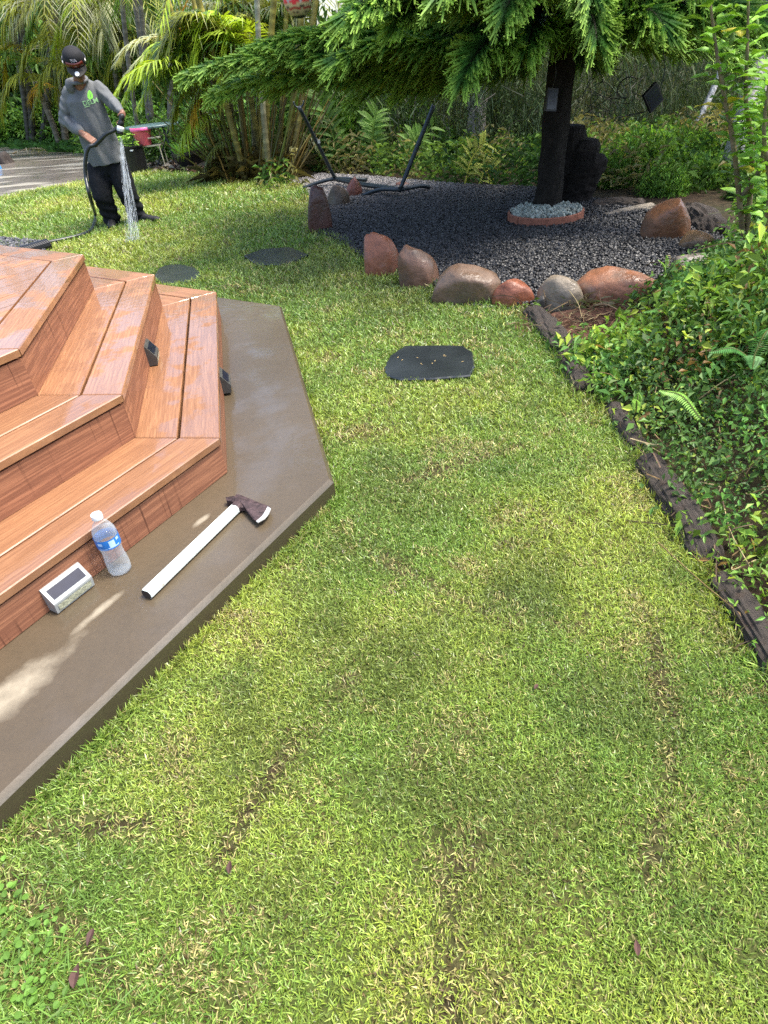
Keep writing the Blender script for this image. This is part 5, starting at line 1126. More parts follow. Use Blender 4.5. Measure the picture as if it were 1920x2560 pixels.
# ferns
def fern(base, dirs, L, label, tint=(.16, .36, .05)):
    t = thing('fern', base, label, 'fern', 'ferns in the groundcover'); L = L * .62
    for d in dirs:
        mb = MB(); d = nrm(np.array(d, float)); P = cr_path([base, base + d * L * .5 + [0, 0, L * .12], base + d * L - [0, 0, L * .12]], 26); tube(mb, P, np.linspace(.003, .001, 26), 4, C=np.array([.12, .14, .04])); dd = nrm(np.gradient(P, axis=0)); s = nrm(np.cross(dd, [0, 0, 1.])); t_ = np.linspace(.1, 1, 26)
        for sg in (-1, 1): leaves(mb, P, s * sg + dd * .25 - np.array([0, 0, .15]), np.tile([0, 0, 1.], (26, 1)), L * .17 * np.sin(np.clip(t_ * 2.9 + .2, 0, 3.1)) + .006, L * .05, np.array(tint) * rng.uniform(.75, 1.25, (26, 1)), .1, .1)
        mb.build('fern_frond', M['leaf'], t)
def bz(u, v, h): p = atg(u, v); d = np.array([0, 0, CAM_H]) - p; return p + d * (h / d[2])    # point h above ground on the same sight line
for px, h, ds, L, lab, tt in (((1750, 1045), .20, [(-.55, .5, .45)], .26, 'upright light green fern beside the dark log', (.22, .42, .07)), ((1665, 690), .12, [(-.1, .1, 1), (-.4, 0, .7), (.4, 0, .6)], .20, 'bright small fern in front of the grey boulder', (.26, .48, .07)), ((1690, 800), .18, [(.3, .2, .6), (.9, .1, .3), (-.7, .1, .3)], .26, 'dark fern above the pinkish rock', (.10, .26, .05)), ((1480, 868), .08, [(-.1, .2, 1), (.3, 0, .7)], .13, 'tiny upright fern on the bare soil edge', (.26, .46, .07)), ((1590, 1030), .10, [(-.2, -.2, .8), (.1, .3, .7)], .12, 'small fern sprouting over the thin log piece', (.24, .44, .06)), ((1880, 900), .25, [(-.8, .1, .3), (.4, .4, .4), (-.3, -.5, .2)], .26, 'drooping dark green fern at the right edge in mid bed', (.08, .24, .05))):
    fern(bz(*px, h), ds, L, lab, tt)

# hibiscus and other upright shrubs
def leafy_shrub(label, stems, leafL, leafW, tint, name='hibiscus', nleaf=14, r=.012, buds=(), yellow=.035, cat='shrub', lo=.25):
    b = np.array(stems[0][0]); t = thing(name, b, label, cat)
    for pts in stems:
        P = cr_path(np.array(pts), 40); mb = MB(); tube(mb, P, np.linspace(r, r * .35, 40), 7, C=np.array([.20, .15, .09])); mb.build('stem', M['bark'], t, smooth=True)
        mb = MB(); d = nrm(np.gradient(P, axis=0)); a = random.random() * 6
        for k in range(nleaf):
            i = int(39 * (lo + (1 - lo) * (k + .5) / nleaf)); a += 2.4; s = np.array([math.cos(a), math.sin(a), .45 + .4 * random.random()]); pet = P[i] + nrm(s) * leafL * .3; tube(mb, [P[i], pet], .0025, 4, C=np.array([.2, .3, .06]))
            tn = np.array(tint) * random.uniform(.65, 1.35); tn = np.array([.55, .48, .04]) if random.random() < yellow else tn
            bigleaf(mb, pet, s * [1, 1, .5] + d[i] * .2, (0, 0, 1), leafL * random.uniform(.7, 1.25), leafW * random.uniform(.8, 1.2), tn, .3, .25, ((0, .2), (.12, .8), (.32, 1), (.55, .82), (.8, .42), (1, .03)))
        mb.build('leaves', M['leaf'], t)
    for q in buds:
        mb = MB(); q = np.array(q); lathe(mb, [(.001, 0), (.008, .008), (.011, .022), (.008, .04), (.002, .052)], q, 10, C=np.array([.20, .30, .08])); mb.build('bud', M['leaf'], t, smooth=True)
    return t
Yh = 3.3
leafy_shrub('tall hibiscus shrub with serrated leaves and buds at upper right edge', [[aty(1862, 640, Yh), aty(1836, 380, Yh), aty(1812, 250, Yh), aty(1790, 120, Yh), aty(1770, -40, Yh)], [aty(1862, 640, Yh), aty(1880, 400, Yh), aty(1865, 250, Yh), aty(1868, 130, Yh), aty(1872, -40, Yh)], [aty(1900, 640, Yh - .2), aty(1925, 480, Yh - .25), aty(1910, 330, Yh - .3), aty(1930, 150, Yh - .3)], [aty(1850, 500, Yh), aty(1900, 420, Yh - .1), aty(1915, 300, Yh - .15), aty(1935, 180, Yh - .2)]], .105, .072, (.21, .40, .05), nleaf=46, buds=[aty(1826, 115, Yh), aty(1886, 85, Yh)], r=.014, lo=.1)
for k, (u, v, Y, s, me, lab) in enumerate([(1930, 640, 3.3, .32, me_b1, 'leafy green shrub around the hibiscus stem'), (1930, 780, 2.9, .36, me_b1, 'dense dark shrub at the right edge below the hibiscus'), (1960, 480, 3.9, .26, me_b2, 'light green shrub behind the hibiscus stem'), (1830, 690, 3.5, .16, me_b2, 'small bright shrub left of the hibiscus stem'), (1890, 850, 2.7, .26, me_b1, 'mounded green shrub rising near the right edge in mid bed'), (1770, 930, 2.5, .15, me_b2, 'small light green mound in the middle of the groundcover'), (1900, 1200, 1.9, .16, me_b1, 'small green mound at the right edge above the longest log'), (1960, 1000, 2.4, .32, me_b1, 'dark leafy shrub at the right edge of the groundcover'), (1990, 300, 4.2, .3, me_b2, 'upper light green shrub at the right picture edge')]):
    p = aty(u, v, Y); p[2] -= s * .4; place(me, 'shrub', p, (s, s, s), k * 1.9, lab, 'shrub', 'shrubs along the right edge', 4)

# ================================================================== PERSON
def capsule(mb, p0, p1, r0, r1, n=16, k=6):
    p0, p1 = np.array(p0, float), np.array(p1, float); L = np.linalg.norm(p1 - p0); a = (p1 - p0) / max(L, 1e-6)
    ref = np.array([0, 0, 1.]) if abs(a[2]) < .9 else np.array([1., 0, 0]); x = nrm(np.cross(a, ref)); y = np.cross(a, x)
    prof = [(r0 * math.cos(t), -r0 * math.sin(-t) if False else r0 * math.sin(t)) for t in np.linspace(-math.pi / 2 + .02, 0, k)] + [(r1 * math.cos(t), L + r1 * math.sin(t)) for t in np.linspace(0, math.pi / 2 - .02, k)]
    lathe(mb, prof, p0, n, ax=[x, y, a])
def ellipsoid(mb, c, r, ax=AXW):
    V, T = ICO[3]; mb.add(np.array(c) + (V * np.array(r)) @ np.array(ax, float), T=T)
def loft(mb, rings, n=28):
    """rings (centre, xaxis, yaxis, rx, ry), closed"""
    th = np.arange(n) * 2 * math.pi / n; V = np.concatenate([np.array(c)[None] + np.outer(np.cos(th) * rx, nrm(np.array(x))) + np.outer(np.sin(th) * ry, nrm(np.array(y))) for c, x, y, rx, ry in rings]); m = len(rings)
    mb.add(V, Q=[[i * n + j, i * n + (j + 1) % n, (i + 1) * n + (j + 1) % n, (i + 1) * n + j] for i in range(m - 1) for j in range(n)], NG=[list(range(n))[::-1], list(range((m - 1) * n, m * n))])
def fuse(mb, name, m, parent, vox=.007, smooth=4, folds=None):
    me = mb.mesh('tmp', m, attr=False); bm = bmesh.new(); bm.from_mesh(me); bmesh.ops.recalc_face_normals(bm, faces=bm.faces); bm.to_mesh(me); bm.free()
    o = bpy.data.objects.new('tmp', me); COL.objects.link(o); md = o.modifiers.new('r', 'REMESH'); md.mode = 'VOXEL'; md.voxel_size = vox
    s = o.modifiers.new('s', 'SMOOTH'); s.factor = .5; s.iterations = smooth
    dg = bpy.context.evaluated_depsgraph_get(); dg.update(); ev = o.evaluated_get(dg); me2 = bpy.data.meshes.new_from_object(ev); bpy.data.objects.remove(o)
    n = len(me2.vertices); co = np.zeros(n * 3, np.float32); me2.vertices.foreach_get('co', co); co = co.reshape(-1, 3).astype(float)
    if folds:
        no = np.zeros(n * 3, np.float32); me2.vertices.foreach_get('normal', no); no = no.reshape(-1, 3); co = co + no * folds(co)[:, None]; me2.vertices.foreach_set('co', co.astype(np.float32).ravel())
    me2.polygons.foreach_set('use_smooth', np.ones(len(me2.polygons), bool)); me2.update(); me2.materials.clear(); me2.materials.append(m); me2.name = name
    return link(name, me2, parent)
foot_a, foot_b = atg(284, 566), atg(352, 556)
man = thing('person', (foot_a + foot_b) / 2, 'man in grey shirt, black trousers and dark cap watering the lawn with a hose', 'person')
YB = float((foot_a[1] + foot_b[1]) / 2)
head = aty(190, 163, YB - .16); neck = aty(198, 205, YB - .05); chest = aty(215, 262, YB); waist = aty(248, 350, YB + .03); pelv = aty(268, 408, YB + .03)
shR, shL = aty(176, 232, YB + .0), aty(247, 222, YB + .02)         # his right is at image left
elR, elL = aty(163, 300, YB + .03), aty(284, 258, YB - .05)
wrR, wrL = aty(205, 333, YB - .20), aty(306, 282, YB - .24)
haR, haL = aty(232, 352, YB - .27), aty(307, 305, YB - .30)
hipR, hipL = aty(247, 425, YB + .03), aty(296, 420, YB + .03); knR, knL = aty(257, 490, YB - .06), aty(318, 482, YB - .02)
anR, anL = foot_a + [-.01, .05, .10], foot_b + [-.03, .03, .10]
ex = nrm(shL - shR); ez = nrm(neck - pelv); ey = np.cross(ez, ex); ey = nrm(ey); ez2 = np.array([0, 0, 1.])
# head frame : face looks down and towards the camera, slightly to image right
hf = nrm(np.array([.20, -.80, -.66])); hx = nrm(np.cross(hf, [0, 0, 1.])) ; hu = np.cross(hx, hf)   # forward, right(image left?), up
def hp(a, b, c): return head + hx * a + hf * b + hu * c
mb = MB()
ellipsoid(mb, hp(0, -.005, .035), (.074, .094, .085), [hx, hf, hu]); ellipsoid(mb, hp(0, .02, -.045), (.060, .070, .075), [hx, hf, hu]); ellipsoid(mb, hp(0, .060, -.098), (.034, .030, .026), [hx, hf, hu])
capsule(mb, hp(0, .088, .012), hp(0, .104, -.028), .009, .013); ellipsoid(mb, hp(0, .100, -.030), (.019, .013, .011), [hx, hf, hu])
for s in (-1, 1):
    ellipsoid(mb, hp(s * .078, -.012, -.012), (.010, .019, .031), [hx, hf, hu]); ellipsoid(mb, hp(s * .034, .084, .018), (.022, .010, .007), [hx, hf, hu]); ellipsoid(mb, hp(s * .042, .060, -.032), (.020, .022, .018), [hx, hf, hu])
ellipsoid(mb, hp(0, .087, -.062), (.025, .011, .006), [hx, hf, hu]); ellipsoid(mb, hp(0, .085, -.073), (.022, .012, .007), [hx, hf, hu])
capsule(mb, hp(0, -.01, -.06), neck - ez * .03, .052, .060)
loft(mb, [(pelv - ez * .08, ex, ey, .13, .09), (pelv, ex, ey, .15, .10), (waist, ex, ey, .135, .09), (chest, ex, ey, .16, .105), ((shR + shL) / 2 + ez * .02, ex, ey, .14, .075), (neck, ex, ey, .06, .055)])
for a, b, c_, d_ in ((shR, elR, wrR, haR), (shL, elL, wrL, haL)):
    capsule(mb, a, b, .052, .042); capsule(mb, b, c_, .041, .029)
for a, b, c_ in ((hipR, knR, anR), (hipL, knL, anL)): capsule(mb, a, b, .08, .058); capsule(mb, b, c_, .055, .038)
for a, tp in ((anR, foot_a + [.03, -.13, .03]), (anL, foot_b + [.19, -.03, .03])): capsule(mb, a - [0, 0, .03], tp - [0, 0, .006], .028, .018)
def hand(mb, w, h, grip, palm_n, thumb_s):
    """w wrist, h knuckle centre, grip axis held, palm normal; fingers curl round the grip axis"""
    f = nrm(h - w); g = nrm(grip - f * (grip @ f) * .2); pn = nrm(palm_n - f * (palm_n @ f)); capsule(mb, w, w + f * .03, .029, .030)
    s = nrm(np.cross(pn, f)); 
    for k in (-1.5, -.5, .5, 1.5): capsule(mb, w + f * .02 + s * k * .012, h + s * k * .019, .0165, .0125)
    for k, L in ((-1.5, .9), (-.5, 1.05), (.5, 1.0), (1.5, .8)):
        p0 = h + s * k * .0205; p1 = p0 + (f * .85 + pn * .5) * .036 * L; p2 = p1 + (f * .1 + pn * 1.0) * .026 * L; p3 = p2 + (-f * .75 + pn * .5) * .020 * L
        capsule(mb, p0, p1, .0098, .0090, 10, 4); capsule(mb, p1, p2, .0090, .0082, 10, 4); capsule(mb, p2, p3, .0082, .0070, 10, 4)
    b = w + f * .022 + s * thumb_s * .027; t1 = b + (s * thumb_s * .55 + f * .55 + pn * .5) * .040; t2 = t1 + (f * .65 + pn * .7 - s * thumb_s * .25) * .030
    capsule(mb, b, t1, .0135, .0110, 10, 4); capsule(mb, t1, t2, .0110, .0085, 10, 4)
noz0, noz1 = aty(304, 292, YB - .33), aty(300, 336, YB - .36)        # nozzle top and mouth
hand(mb, wrR, haR, nrm(noz0 - haR), np.array([.1, .35, -.9]), -1); hand(mb, wrL, haL, np.array([0, 0, 1.]), np.array([-.75, -.5, -.2]), 1)
body = fuse(mb, 'body', M['skin'], man, .0055, 3)
# shirt
mb = MB(); hem = aty(268, 398, YB + .03); hx2 = nrm(ex + np.array([0, 0, .02])); ez = nrm(neck - pelv)
loft(mb, [(hem - ez * .03, nrm(aty(318, 392, YB) - aty(222, 410, YB)), ey, .205, .155), (waist - ez * .02, ex, ey, .188, .142), (chest - ez * .04, ex, ey, .185, .135), (chest + ez * .05, ex, ey, .185, .128), ((shR + shL) / 2 + ez * .02, ex, ey, .155, .10), ((shR + shL) / 2 + ez * .07, ex, ey, .115, .085), (neck - ez * .005, ex, ey, .085, .078)])
for a, b, c_ in ((shR, elR, wrR), (shL, elL, wrL)):
    e = b + (c_ - b) * .04; capsule(mb, a, b, .074, .062); capsule(mb, b, b + (c_ - b) * .86, .062, .043); 
    for q in (.55, .68, .8): capsule(mb, b + (c_ - b) * (q - .02), b + (c_ - b) * (q + .02), .052 - .01 * q, .050 - .01 * q)
nk = neck + ez * .0
for k in range(14):                                                    # folded hood and collar
    a0, a1 = [2 * math.pi * (k + j) / 14 for j in (0, 1)]; f_ = lambda a: nk + ex * .082 * math.cos(a) + ey * .078 * math.sin(a) + ez * (.012 + .012 * math.sin(a))
    capsule(mb, f_(a0), f_(a1), .020, .020, 10, 4)
sgn = 1 if (ey @ np.array([0, 1., 0])) > 0 else -1
ellipsoid(mb, nk + ey * sgn * .07 - ez * .035, (.115, .045, .06), [ex, ey, ez]); ellipsoid(mb, nk - ex * .09 - ez * .02 - ey * sgn * .03, (.045, .05, .06), [ex, ey, ez])
ch2, wa2 = chest, waist
def folds(co):
    lx = (co - ch2) @ ex; lz = (co - ch2) @ ez
    f = .006 * np.sin(lx * 52 + lz * 14 + 3 * fbm(co, 4, 2)) * sstep(.14, -.3, lz) + .034 * (fbm(np.stack([lx * 2.6, lz * .9, (co @ ey) * 2.0], 1), 5, 8, 3) - .5)
    f += .004 * np.sin(lz * 70 + lx * 55 + 5 * fbm(co, 9, 3)) * sstep(.15, .22, np.abs(lx)); return f
shirt = fuse(mb, 'shirt', M['shirt'], man, .008, 3, folds)
# print on the chest, wrapped onto the cloth
dgm = bpy.context.evaluated_depsgraph_get(); bvh = BVHTree.FromObject(shirt, dgm)
def wrap(mbsrc, name, m, par, ctr, ax_, ay_, lift=.003):
    V, Q, T, C, B = mbsrc.arrays(); fwd = nrm(np.cross(ax_, ay_)); fwd = fwd if fwd[1] < 0 else -fwd; W = []
    for v in V:
        p = ctr + ax_ * v[0] + ay_ * v[1]; h = bvh.ray_cast(Vector(p + fwd * .4), Vector(-fwd)); W.append((np.array(h[0]) if h[0] else p) + fwd * lift)
    o = MB(); o.add(W, Q=Q, T=T, NG=mbsrc.N); return o.build(name, m, par)
def text_mb(s, size):
    cu = bpy.data.curves.new('t', 'FONT'); cu.body = s; cu.size = size; cu.align_x = 'CENTER'; cu.offset = size * .015; o = bpy.data.objects.new('t', cu); COL.objects.link(o); dg = bpy.context.evaluated_depsgraph_get(); me = bpy.data.meshes.new_from_object(o.evaluated_get(dg)); bpy.data.objects.remove(o)
    bm = bmesh.new(); bm.from_mesh(me); bmesh.ops.triangulate(bm, faces=bm.faces); bmesh.ops.subdivide_edges(bm, edges=[e for e in bm.edges if e.calc_length() > size * .25], cuts=2); bmesh.ops.triangulate(bm, faces=bm.faces)
    mb = MB(); bm.verts.ensure_lookup_table(); bm.verts.index_update(); mb.add([v.co[:] for v in bm.verts], T=[[v.index for v in f.verts] for f in bm.faces]); bm.free(); return mb
pr = aty(223, 238, YB - .12); pax = nrm(aty(240, 250, YB - .12) - aty(212, 256, YB - .12)); pay = nrm(ez - pax * (ez @ pax))
lf = MB(); th = np.linspace(0, 2 * math.pi, 21)[:-1]; outl = [(.024 * math.sin(a) * (1 - .35 * math.cos(a)) + .004 * math.cos(a), .036 * math.cos(a)) for a in th]
lf.add([[0, 0, 0]] + [[a, b, 0] for a, b in outl], T=[[0, 1 + i, 1 + (i + 1) % 20] for i in range(20)]); lo_ = wrap(lf, 'leaf_emblem', M['green_print'], shirt, pr, pax, pay)
v2 = MB(); v2.add([[-.002, -.028, 0], [.002, -.028, 0], [.006, .02, 0], [.002, .02, 0]], Q=[[0, 1, 2, 3]]); wrap(v2, 'leaf_vein', M['grey_plastic'], shirt, pr, pax, pay, .0042)
wrap(text_mb('DELM', .058), 'shirt_lettering', M['pale_print'], shirt, aty(227, 261, YB - .12), pax, pay)
v3 = MB(); v3.add([[-.05, 0, 0], [.0, 0, 0], [.0, .006, 0], [-.05, .006, 0]], Q=[[0, 1, 2, 3]]); wrap(v3, 'shirt_underline', M['pale_print'], shirt, aty(224, 266, YB - .12), pax, pay)
# trousers
mb = MB(); loft(mb, [(pelv - ez * .10, ex, ey, .13, .10), (pelv - ez * .03, ex, ey, .165, .115), (pelv + ez * .06, ex, ey, .165, .115)])
for hp_, kn, an, s in ((hipR, knR, anR, -1), (hipL, knL, anL, 1)):
    P = [hp_, hp_ * .5 + kn * .5, kn, kn * .5 + an * .5, an * .85 + kn * .15, an - [0, 0, .025]]; rr = [.118, .120, .108, .098, .096, .098]
    for i in range(5): capsule(mb, P[i], P[i + 1], rr[i], rr[i + 1])
    capsule(mb, an + [0, 0, .07], an + [.01, -.02, .05], .094, .092)
trous = fuse(mb, 'trousers', M['trousers'], man, .008, 3, lambda co: .020 * (fbm(co * np.array([1, 1, .55]), 11, 4, 3) - .5) + .008 * np.sin(co[:, 2] * 70 + co[:, 0] * 25) * sstep(.42, .1, co[:, 2]))
for f0, tp in ((foot_a, np.array([.035, -.17, 0])), (foot_b, np.array([.235, -.06, 0]))):
    mb = MB(); d = nrm(tp); s = np.array([-d[1], d[0], 0]); L = np.linalg.norm(tp); h0 = f0 - d * .05
    loft(mb, [(h0 + d * 0 + [0, 0, .035], s, ez2, .026, .030), (h0 + d * .03 + [0, 0, .045], s, ez2, .036, .045), (h0 + d * L * .5 + [0, 0, .046], s, ez2, .040, .046), (h0 + d * L * .85 + [0, 0, .034], s, ez2, .047, .034), (h0 + d * (L + .03) + [0, 0, .028], s, ez2, .043, .028), (h0 + d * (L + .065) + [0, 0, .024], s, ez2, .022, .016)], 18)
    fuse(mb, 'shoe', M['shoe'], man, .006, 3)
# cap
mb = MB(); th_ = np.linspace(0, math.pi / 2, 9); lathe(mb, [(.098, -.012), (.1, .02)] + [(.1 * math.cos(t) ** .75 + .001, .03 + .092 * math.sin(t)) for t in th_[1:]], hp(0, -.008, .035), 32, ax=[hx, hf, hu]); cap = mb.build('cap', M['cap'], man, smooth=True)
mb = MB(); n = 17; V = []
for i, a in enumerate(np.linspace(-1.15, 1.15, n)):
    for r_, b_ in ((.094, 0), (.175 - .02 * abs(a), 1)):
        for zz_ in (0, -.006): V.append(hp(math.sin(a) * (r_ if not b_ else .098 + .002 * abs(a)), math.cos(a) * r_ * (1 if not b_ else 1.0) - .008, .040 + zz_ - .030 * b_ - .014 * (a / 1.15) ** 2))
Q = []
for i in range(n - 1): a = 4 * i; b = a + 4; Q += [[a, b, b + 2, a + 2], [a + 1, a + 3, b + 3, b + 1], [a + 2, b + 2, b + 3, a + 3], [a, a + 1, b + 1, b]]
mb.add(V, Q=Q, NG=[[0, 2, 3, 1], [4 * n - 4, 4 * n - 3, 4 * n - 1, 4 * n - 2]]); mb.build('brim', M['brim'], cap)
mb = MB(); th = np.linspace(0, 2 * math.pi, 17)[:-1]; mb.add([hp(.004 + .021 * math.cos(a), .140 + .021 * math.sin(a), .0225 - .35 * .021 * math.sin(a) + .002) for a in th], NG=[list(range(16))]); mb.build('brim_sticker', M['white'], cap)
capb = BVHTree.FromObject(cap, bpy.context.evaluated_depsgraph_get())
mb = MB()
for pts in ([(-.026, .0), (-.014, .022), (-.002, .0)], [(-.022, .008), (-.005, .008)], [(-.004, .022), (.006, .002), (.016, .022)], [(.012, .014), (.026, .018), (.02, -.002)]):
    W = []
    for a, b in pts:
        p = hp(a, .3, .098 + b); h = capb.ray_cast(Vector(p), Vector(-hf)); W.append((np.array(h[0]) if h[0] else hp(a, .1, .1 + b)) + hf * .002)
    tube(mb, np.array(W), .0030, 5)
mb.build('cap_emblem', M['grey_print'], cap)
mb = MB(); n = 15; V = []                                              # goggles pushed up on the cap
for a in np.linspace(-.8, .8, n):
    for z_, r_ in ((.050, .106), (.054, .116), (.084, .113), (.090, .103)): V.append(hp(math.sin(a) * r_, math.cos(a) * r_ - .006, z_ + .004))
mb.add(V, Q=[[4 * i + j, 4 * i + 4 + j, 4 * i + 5 + j, 4 * i + 1 + j] for i in range(n - 1) for j in range(3)]); gog = mb.build('goggles', M['goggle'], man, smooth=True)
mb = MB(); 
for s in (-1, 1): box(mb, hp(s * .104, .035, .068), [hx, hf, hu], (.008, .03, .016))
mb.build('goggle_clip', M['steel'], gog)
mb = MB(); tube(mb, [hp(math.sin(a) * .106, math.cos(a) * .106 - .008, .066) for a in np.linspace(1.1, 2 * math.pi - 1.1, 24)], .006, 6); mb.build('goggle_strap', M['black_plastic'], gog)

# ================================================================== HOSE, NOZZLE, WATER
hpts = [noz0 + [0, .0, -.01], aty(306, 290, YB - .31), aty(304, 306, YB - .27), aty(288, 324, YB - .28), aty(266, 335, YB - .31), haR + np.array([.03, -.035, -.03]), aty(222, 368, YB - .33), aty(214, 395, YB - .34), aty(214, 440, YB - .35), aty(226, 495, YB - .40), at(238, 535, .06), at(237, 556, .03), at(222, 580, .025), at(170, 596, .025), at(98, 610, .03), at(40, 622, .03), at(-60, 640, .03)]
mb = MB(); tube(mb, cr_path(hpts, 150), .0195, 12); tag(mb.build('garden_hose', M['hose'], smooth=True), 'black garden hose looping from the hands of the man to behind the deck', 'hose')
nz = thing('hose_nozzle', noz0, 'black and white twist nozzle held at the end of the hose', 'nozzle'); a = nrm(noz1 - noz0); x_ = nrm(np.cross(a, [0, 1., 0])); L = np.linalg.norm(noz1 - noz0)
mb = MB(); lathe(mb, [(.018, -.02), (.025, -.015), (.025, .02), (.019, .03), (.028, .045), (.031, L * .55)], noz0, 18, ax=[x_, np.cross(a, x_), a]); mb.build('nozzle_body', M['black_plastic'], nz, smooth=True)
mb = MB(); lathe(mb, [(.031, L * .55), (.035, L * .6), (.035, L * .8), (.028, L * .84)], noz0, 18, ax=[x_, np.cross(a, x_), a]); mb.build('nozzle_ring', M['white'], nz, smooth=True)
mb = MB(); lathe(mb, [(.028, L * .84), (.032, L * .88), (.030, L), (.016, L)], noz0, 18, ax=[x_, np.cross(a, x_), a]); mb.build('nozzle_tip', M['black_plastic'], nz, smooth=True)
splash = atg(333, 606); mb = MB(); n = 330
dirs = rng.normal(0, 1, (n, 2)); dirs *= (rng.random(n) ** .6 / np.linalg.norm(dirs, axis=1))[:, None]
for k in range(n):
    e = splash + np.array([dirs[k, 0] * .085, dirs[k, 1] * .085, 0]); s0 = noz1 + np.array([dirs[k, 0], dirs[k, 1], 0]) * .012; t0 = rng.random() ** .8 * .97; t1 = min(1, t0 + (rng.uniform(.015, .07) if k > 90 else rng.uniform(.2, .6))); t = np.linspace(t0, t1, 6)[:, None]
    P = s0 * (1 - t) + e * t + np.array([0, 0, 1.]) * .10 * t * (1 - t) + (splash - noz1) * np.array([-.18, -.18, 0]) * t * (1 - t); tube(mb, P, rng.uniform(.0006, .0016) * (1 if k > 90 else .7) * np.array([.3, 1, 1.1, 1, .8, .3]), 4, cap=False)
sp_ = mb.build('water_spray', M['spray'], smooth=True); tag(sp_, 'thin fan of water falling from the hose nozzle to the grass', 'water')
mb = MB(); V, T = ICO[1]
for k in range(150):
    p = splash + rng.normal(0, 1, 3) * [.075, .05, 0] + [0, 0, abs(rng.normal(.02, .02))]; mb.add(V * rng.uniform(.002, .005) + p, T=T)
tag(mb.build('water_splash', M['spray'], smooth=True), 'small white splash where the hose water hits the lawn', 'water')

# ================================================================== THINGS BEHIND THE MAN
def on(u, v, Y): p = aty(u, v, Y); return np.array([p[0], Y, float(gz(p[0], Y))])
YT = at(345, 432)[1]
tub = thing('tub_pot', on(335, 430, YT), 'tall black plastic tub pot with a light green plant beside the man', 'pot'); b = on(338, 430, YT); kp = pxm(b); r = 34 / kp; hT = aty(338, 362, YT)[2]
mb = MB(); lathe(mb, [(r * .86, 0), (r * .9, .01), (r, hT - .03), (r * 1.06, hT - .025), (r * 1.06, hT), (r * .98, hT), (r * .95, hT - .06)], b, 28); mb.build('pot_body', M['black_plastic'], tub, smooth=False)
mb = MB(); box(mb, b + [r * .45, -r * .93, hT - .06], AXW, (.05, .012, .018)); mb.build('pot_label', M['white'], tub)
mb = MB(); lathe(mb, [(.001, hT - .05), (r * .94, hT - .05)], b, 20, cap=False); mb.build('potting_soil', M['soil'], tub)
mb = MB()
for k in range(60):
    a = rng.uniform(0, 6.28); p = b + [r * .8 * math.cos(a) * rng.random(), r * .8 * math.sin(a) * rng.random(), hT - .04 + rng.uniform(.02, .2)]; bigleaf(mb, p, (math.cos(a), math.sin(a), .3), (0, 0, 1), rng.uniform(.06, .13), rng.uniform(.05, .09), np.array([.24, .42, .06]) * rng.uniform(.7, 1.3), .3, .2)
mb.build('plant', M['leaf'], tub)
tb = thing('patio_table', on(390, 430, YT + .5), 'oval dark green patio table with thin black folding legs behind the man', 'table'); Yt = YT + .45
t0, t1 = aty(312, 309, Yt), aty(446, 314, Yt); tc_ = (t0 + t1) / 2; rx = np.linalg.norm(t1 - t0) / 2
mb = MB(); th = np.linspace(0, 2 * math.pi, 49)[:-1]; prism(mb, [(tc_[0] + rx * math.cos(a), tc_[1] + .42 * math.sin(a)) for a in th], tc_[2] - .03, tc_[2], bev=.008); mb.build('table_top', M['table'], tb)
for (u0, v0, u1, v1, Y2) in ((405, 318, 442, 410, Yt - .3), (405, 318, 443, 405, Yt + .3), (425, 318, 388, 412, Yt - .3), (340, 318, 322, 420, Yt + .25)):
    p0, p1 = aty(u0, v0, Y2), aty(u1, v1, Y2); p1[2] = float(gz(p1[0], p1[1])); p0[2] = tc_[2] - .02; mb = MB(); tube(mb, [p0, p1], .012, 8); mb.build('leg', M['dark_metal'], tb)
st = thing('plant_stand', on(385, 425, YT + .1), 'small cream slatted plant stand with thin legs under the table', 'stand'); s0, s1 = aty(350, 366, YT + .15), aty(404, 366, YT + .15); sc_ = (s0 + s1) / 2; wS = np.linalg.norm(s1 - s0)
for zz_, w_ in ((s0[2], wS), (aty(385, 343, YT + .15)[2], wS * 1.15)):
    mb = MB(); [box(mb, [sc_[0], sc_[1] + .02 + dy, zz_], AXW, (w_, .07, .02)) for dy in (-.09, 0, .09)]; mb.build('shelf', M['cream'], st)
for sx in (-1, 1):
    for sy in (-.1, .14): mb = MB(); p = np.array([sc_[0] + sx * wS * .46, sc_[1] + sy, 0]); tube(mb, [[p[0], p[1], s0[2] + (.22 if sy > 0 else 0)], [p[0] + sx * .02, p[1], float(gz(p[0], p[1]))]], .010, 6); mb.build('leg', M['cream'], st)
pb = np.array([aty(362, 364, YT + .12)[0], YT + .14, s0[2] + .011]); kp = pxm(pb); bk = thing('bucket', pb, 'pink plastic planter bucket on the plant stand', 'bucket'); hB = aty(362, 317, YT + .12)[2] - pb[2]; r1_ = 24 / kp
mb = MB(); lathe(mb, [(r1_ * .68, 0), (r1_ * .72, .008), (r1_ * .95, hB * .8), (r1_ * 1.04, hB * .8), (r1_ * 1.06, hB), (r1_ * .98, hB), (r1_ * .7, .03)], pb, 28); mb.build('bucket_body', M['pink'], bk)
mb = MB(); lathe(mb, [(r1_ * 1.065, hB * .82), (r1_ * 1.085, hB * .85), (r1_ * 1.085, hB * .99), (r1_ * 1.0, hB * 1.0)], pb, 28, cap=False); mb.build('rim', simple('hot_pink', (.8, .12, .32), .4), bk, smooth=True)
Yb = at(480, 412)[1] - .6; cb = on(478, 412, Yb); bw = thing('bowl_planter', cb, 'wide black bowl planter with green plants beside the palm clump', 'planter'); r = 37 / pxm(cb); hW = aty(478, 376, Yb)[2] - cb[2]; tl = np.array([[math.cos(.1), 0, math.sin(.1)], [0, 1, 0], [-math.sin(.1), 0, math.cos(.1)]])
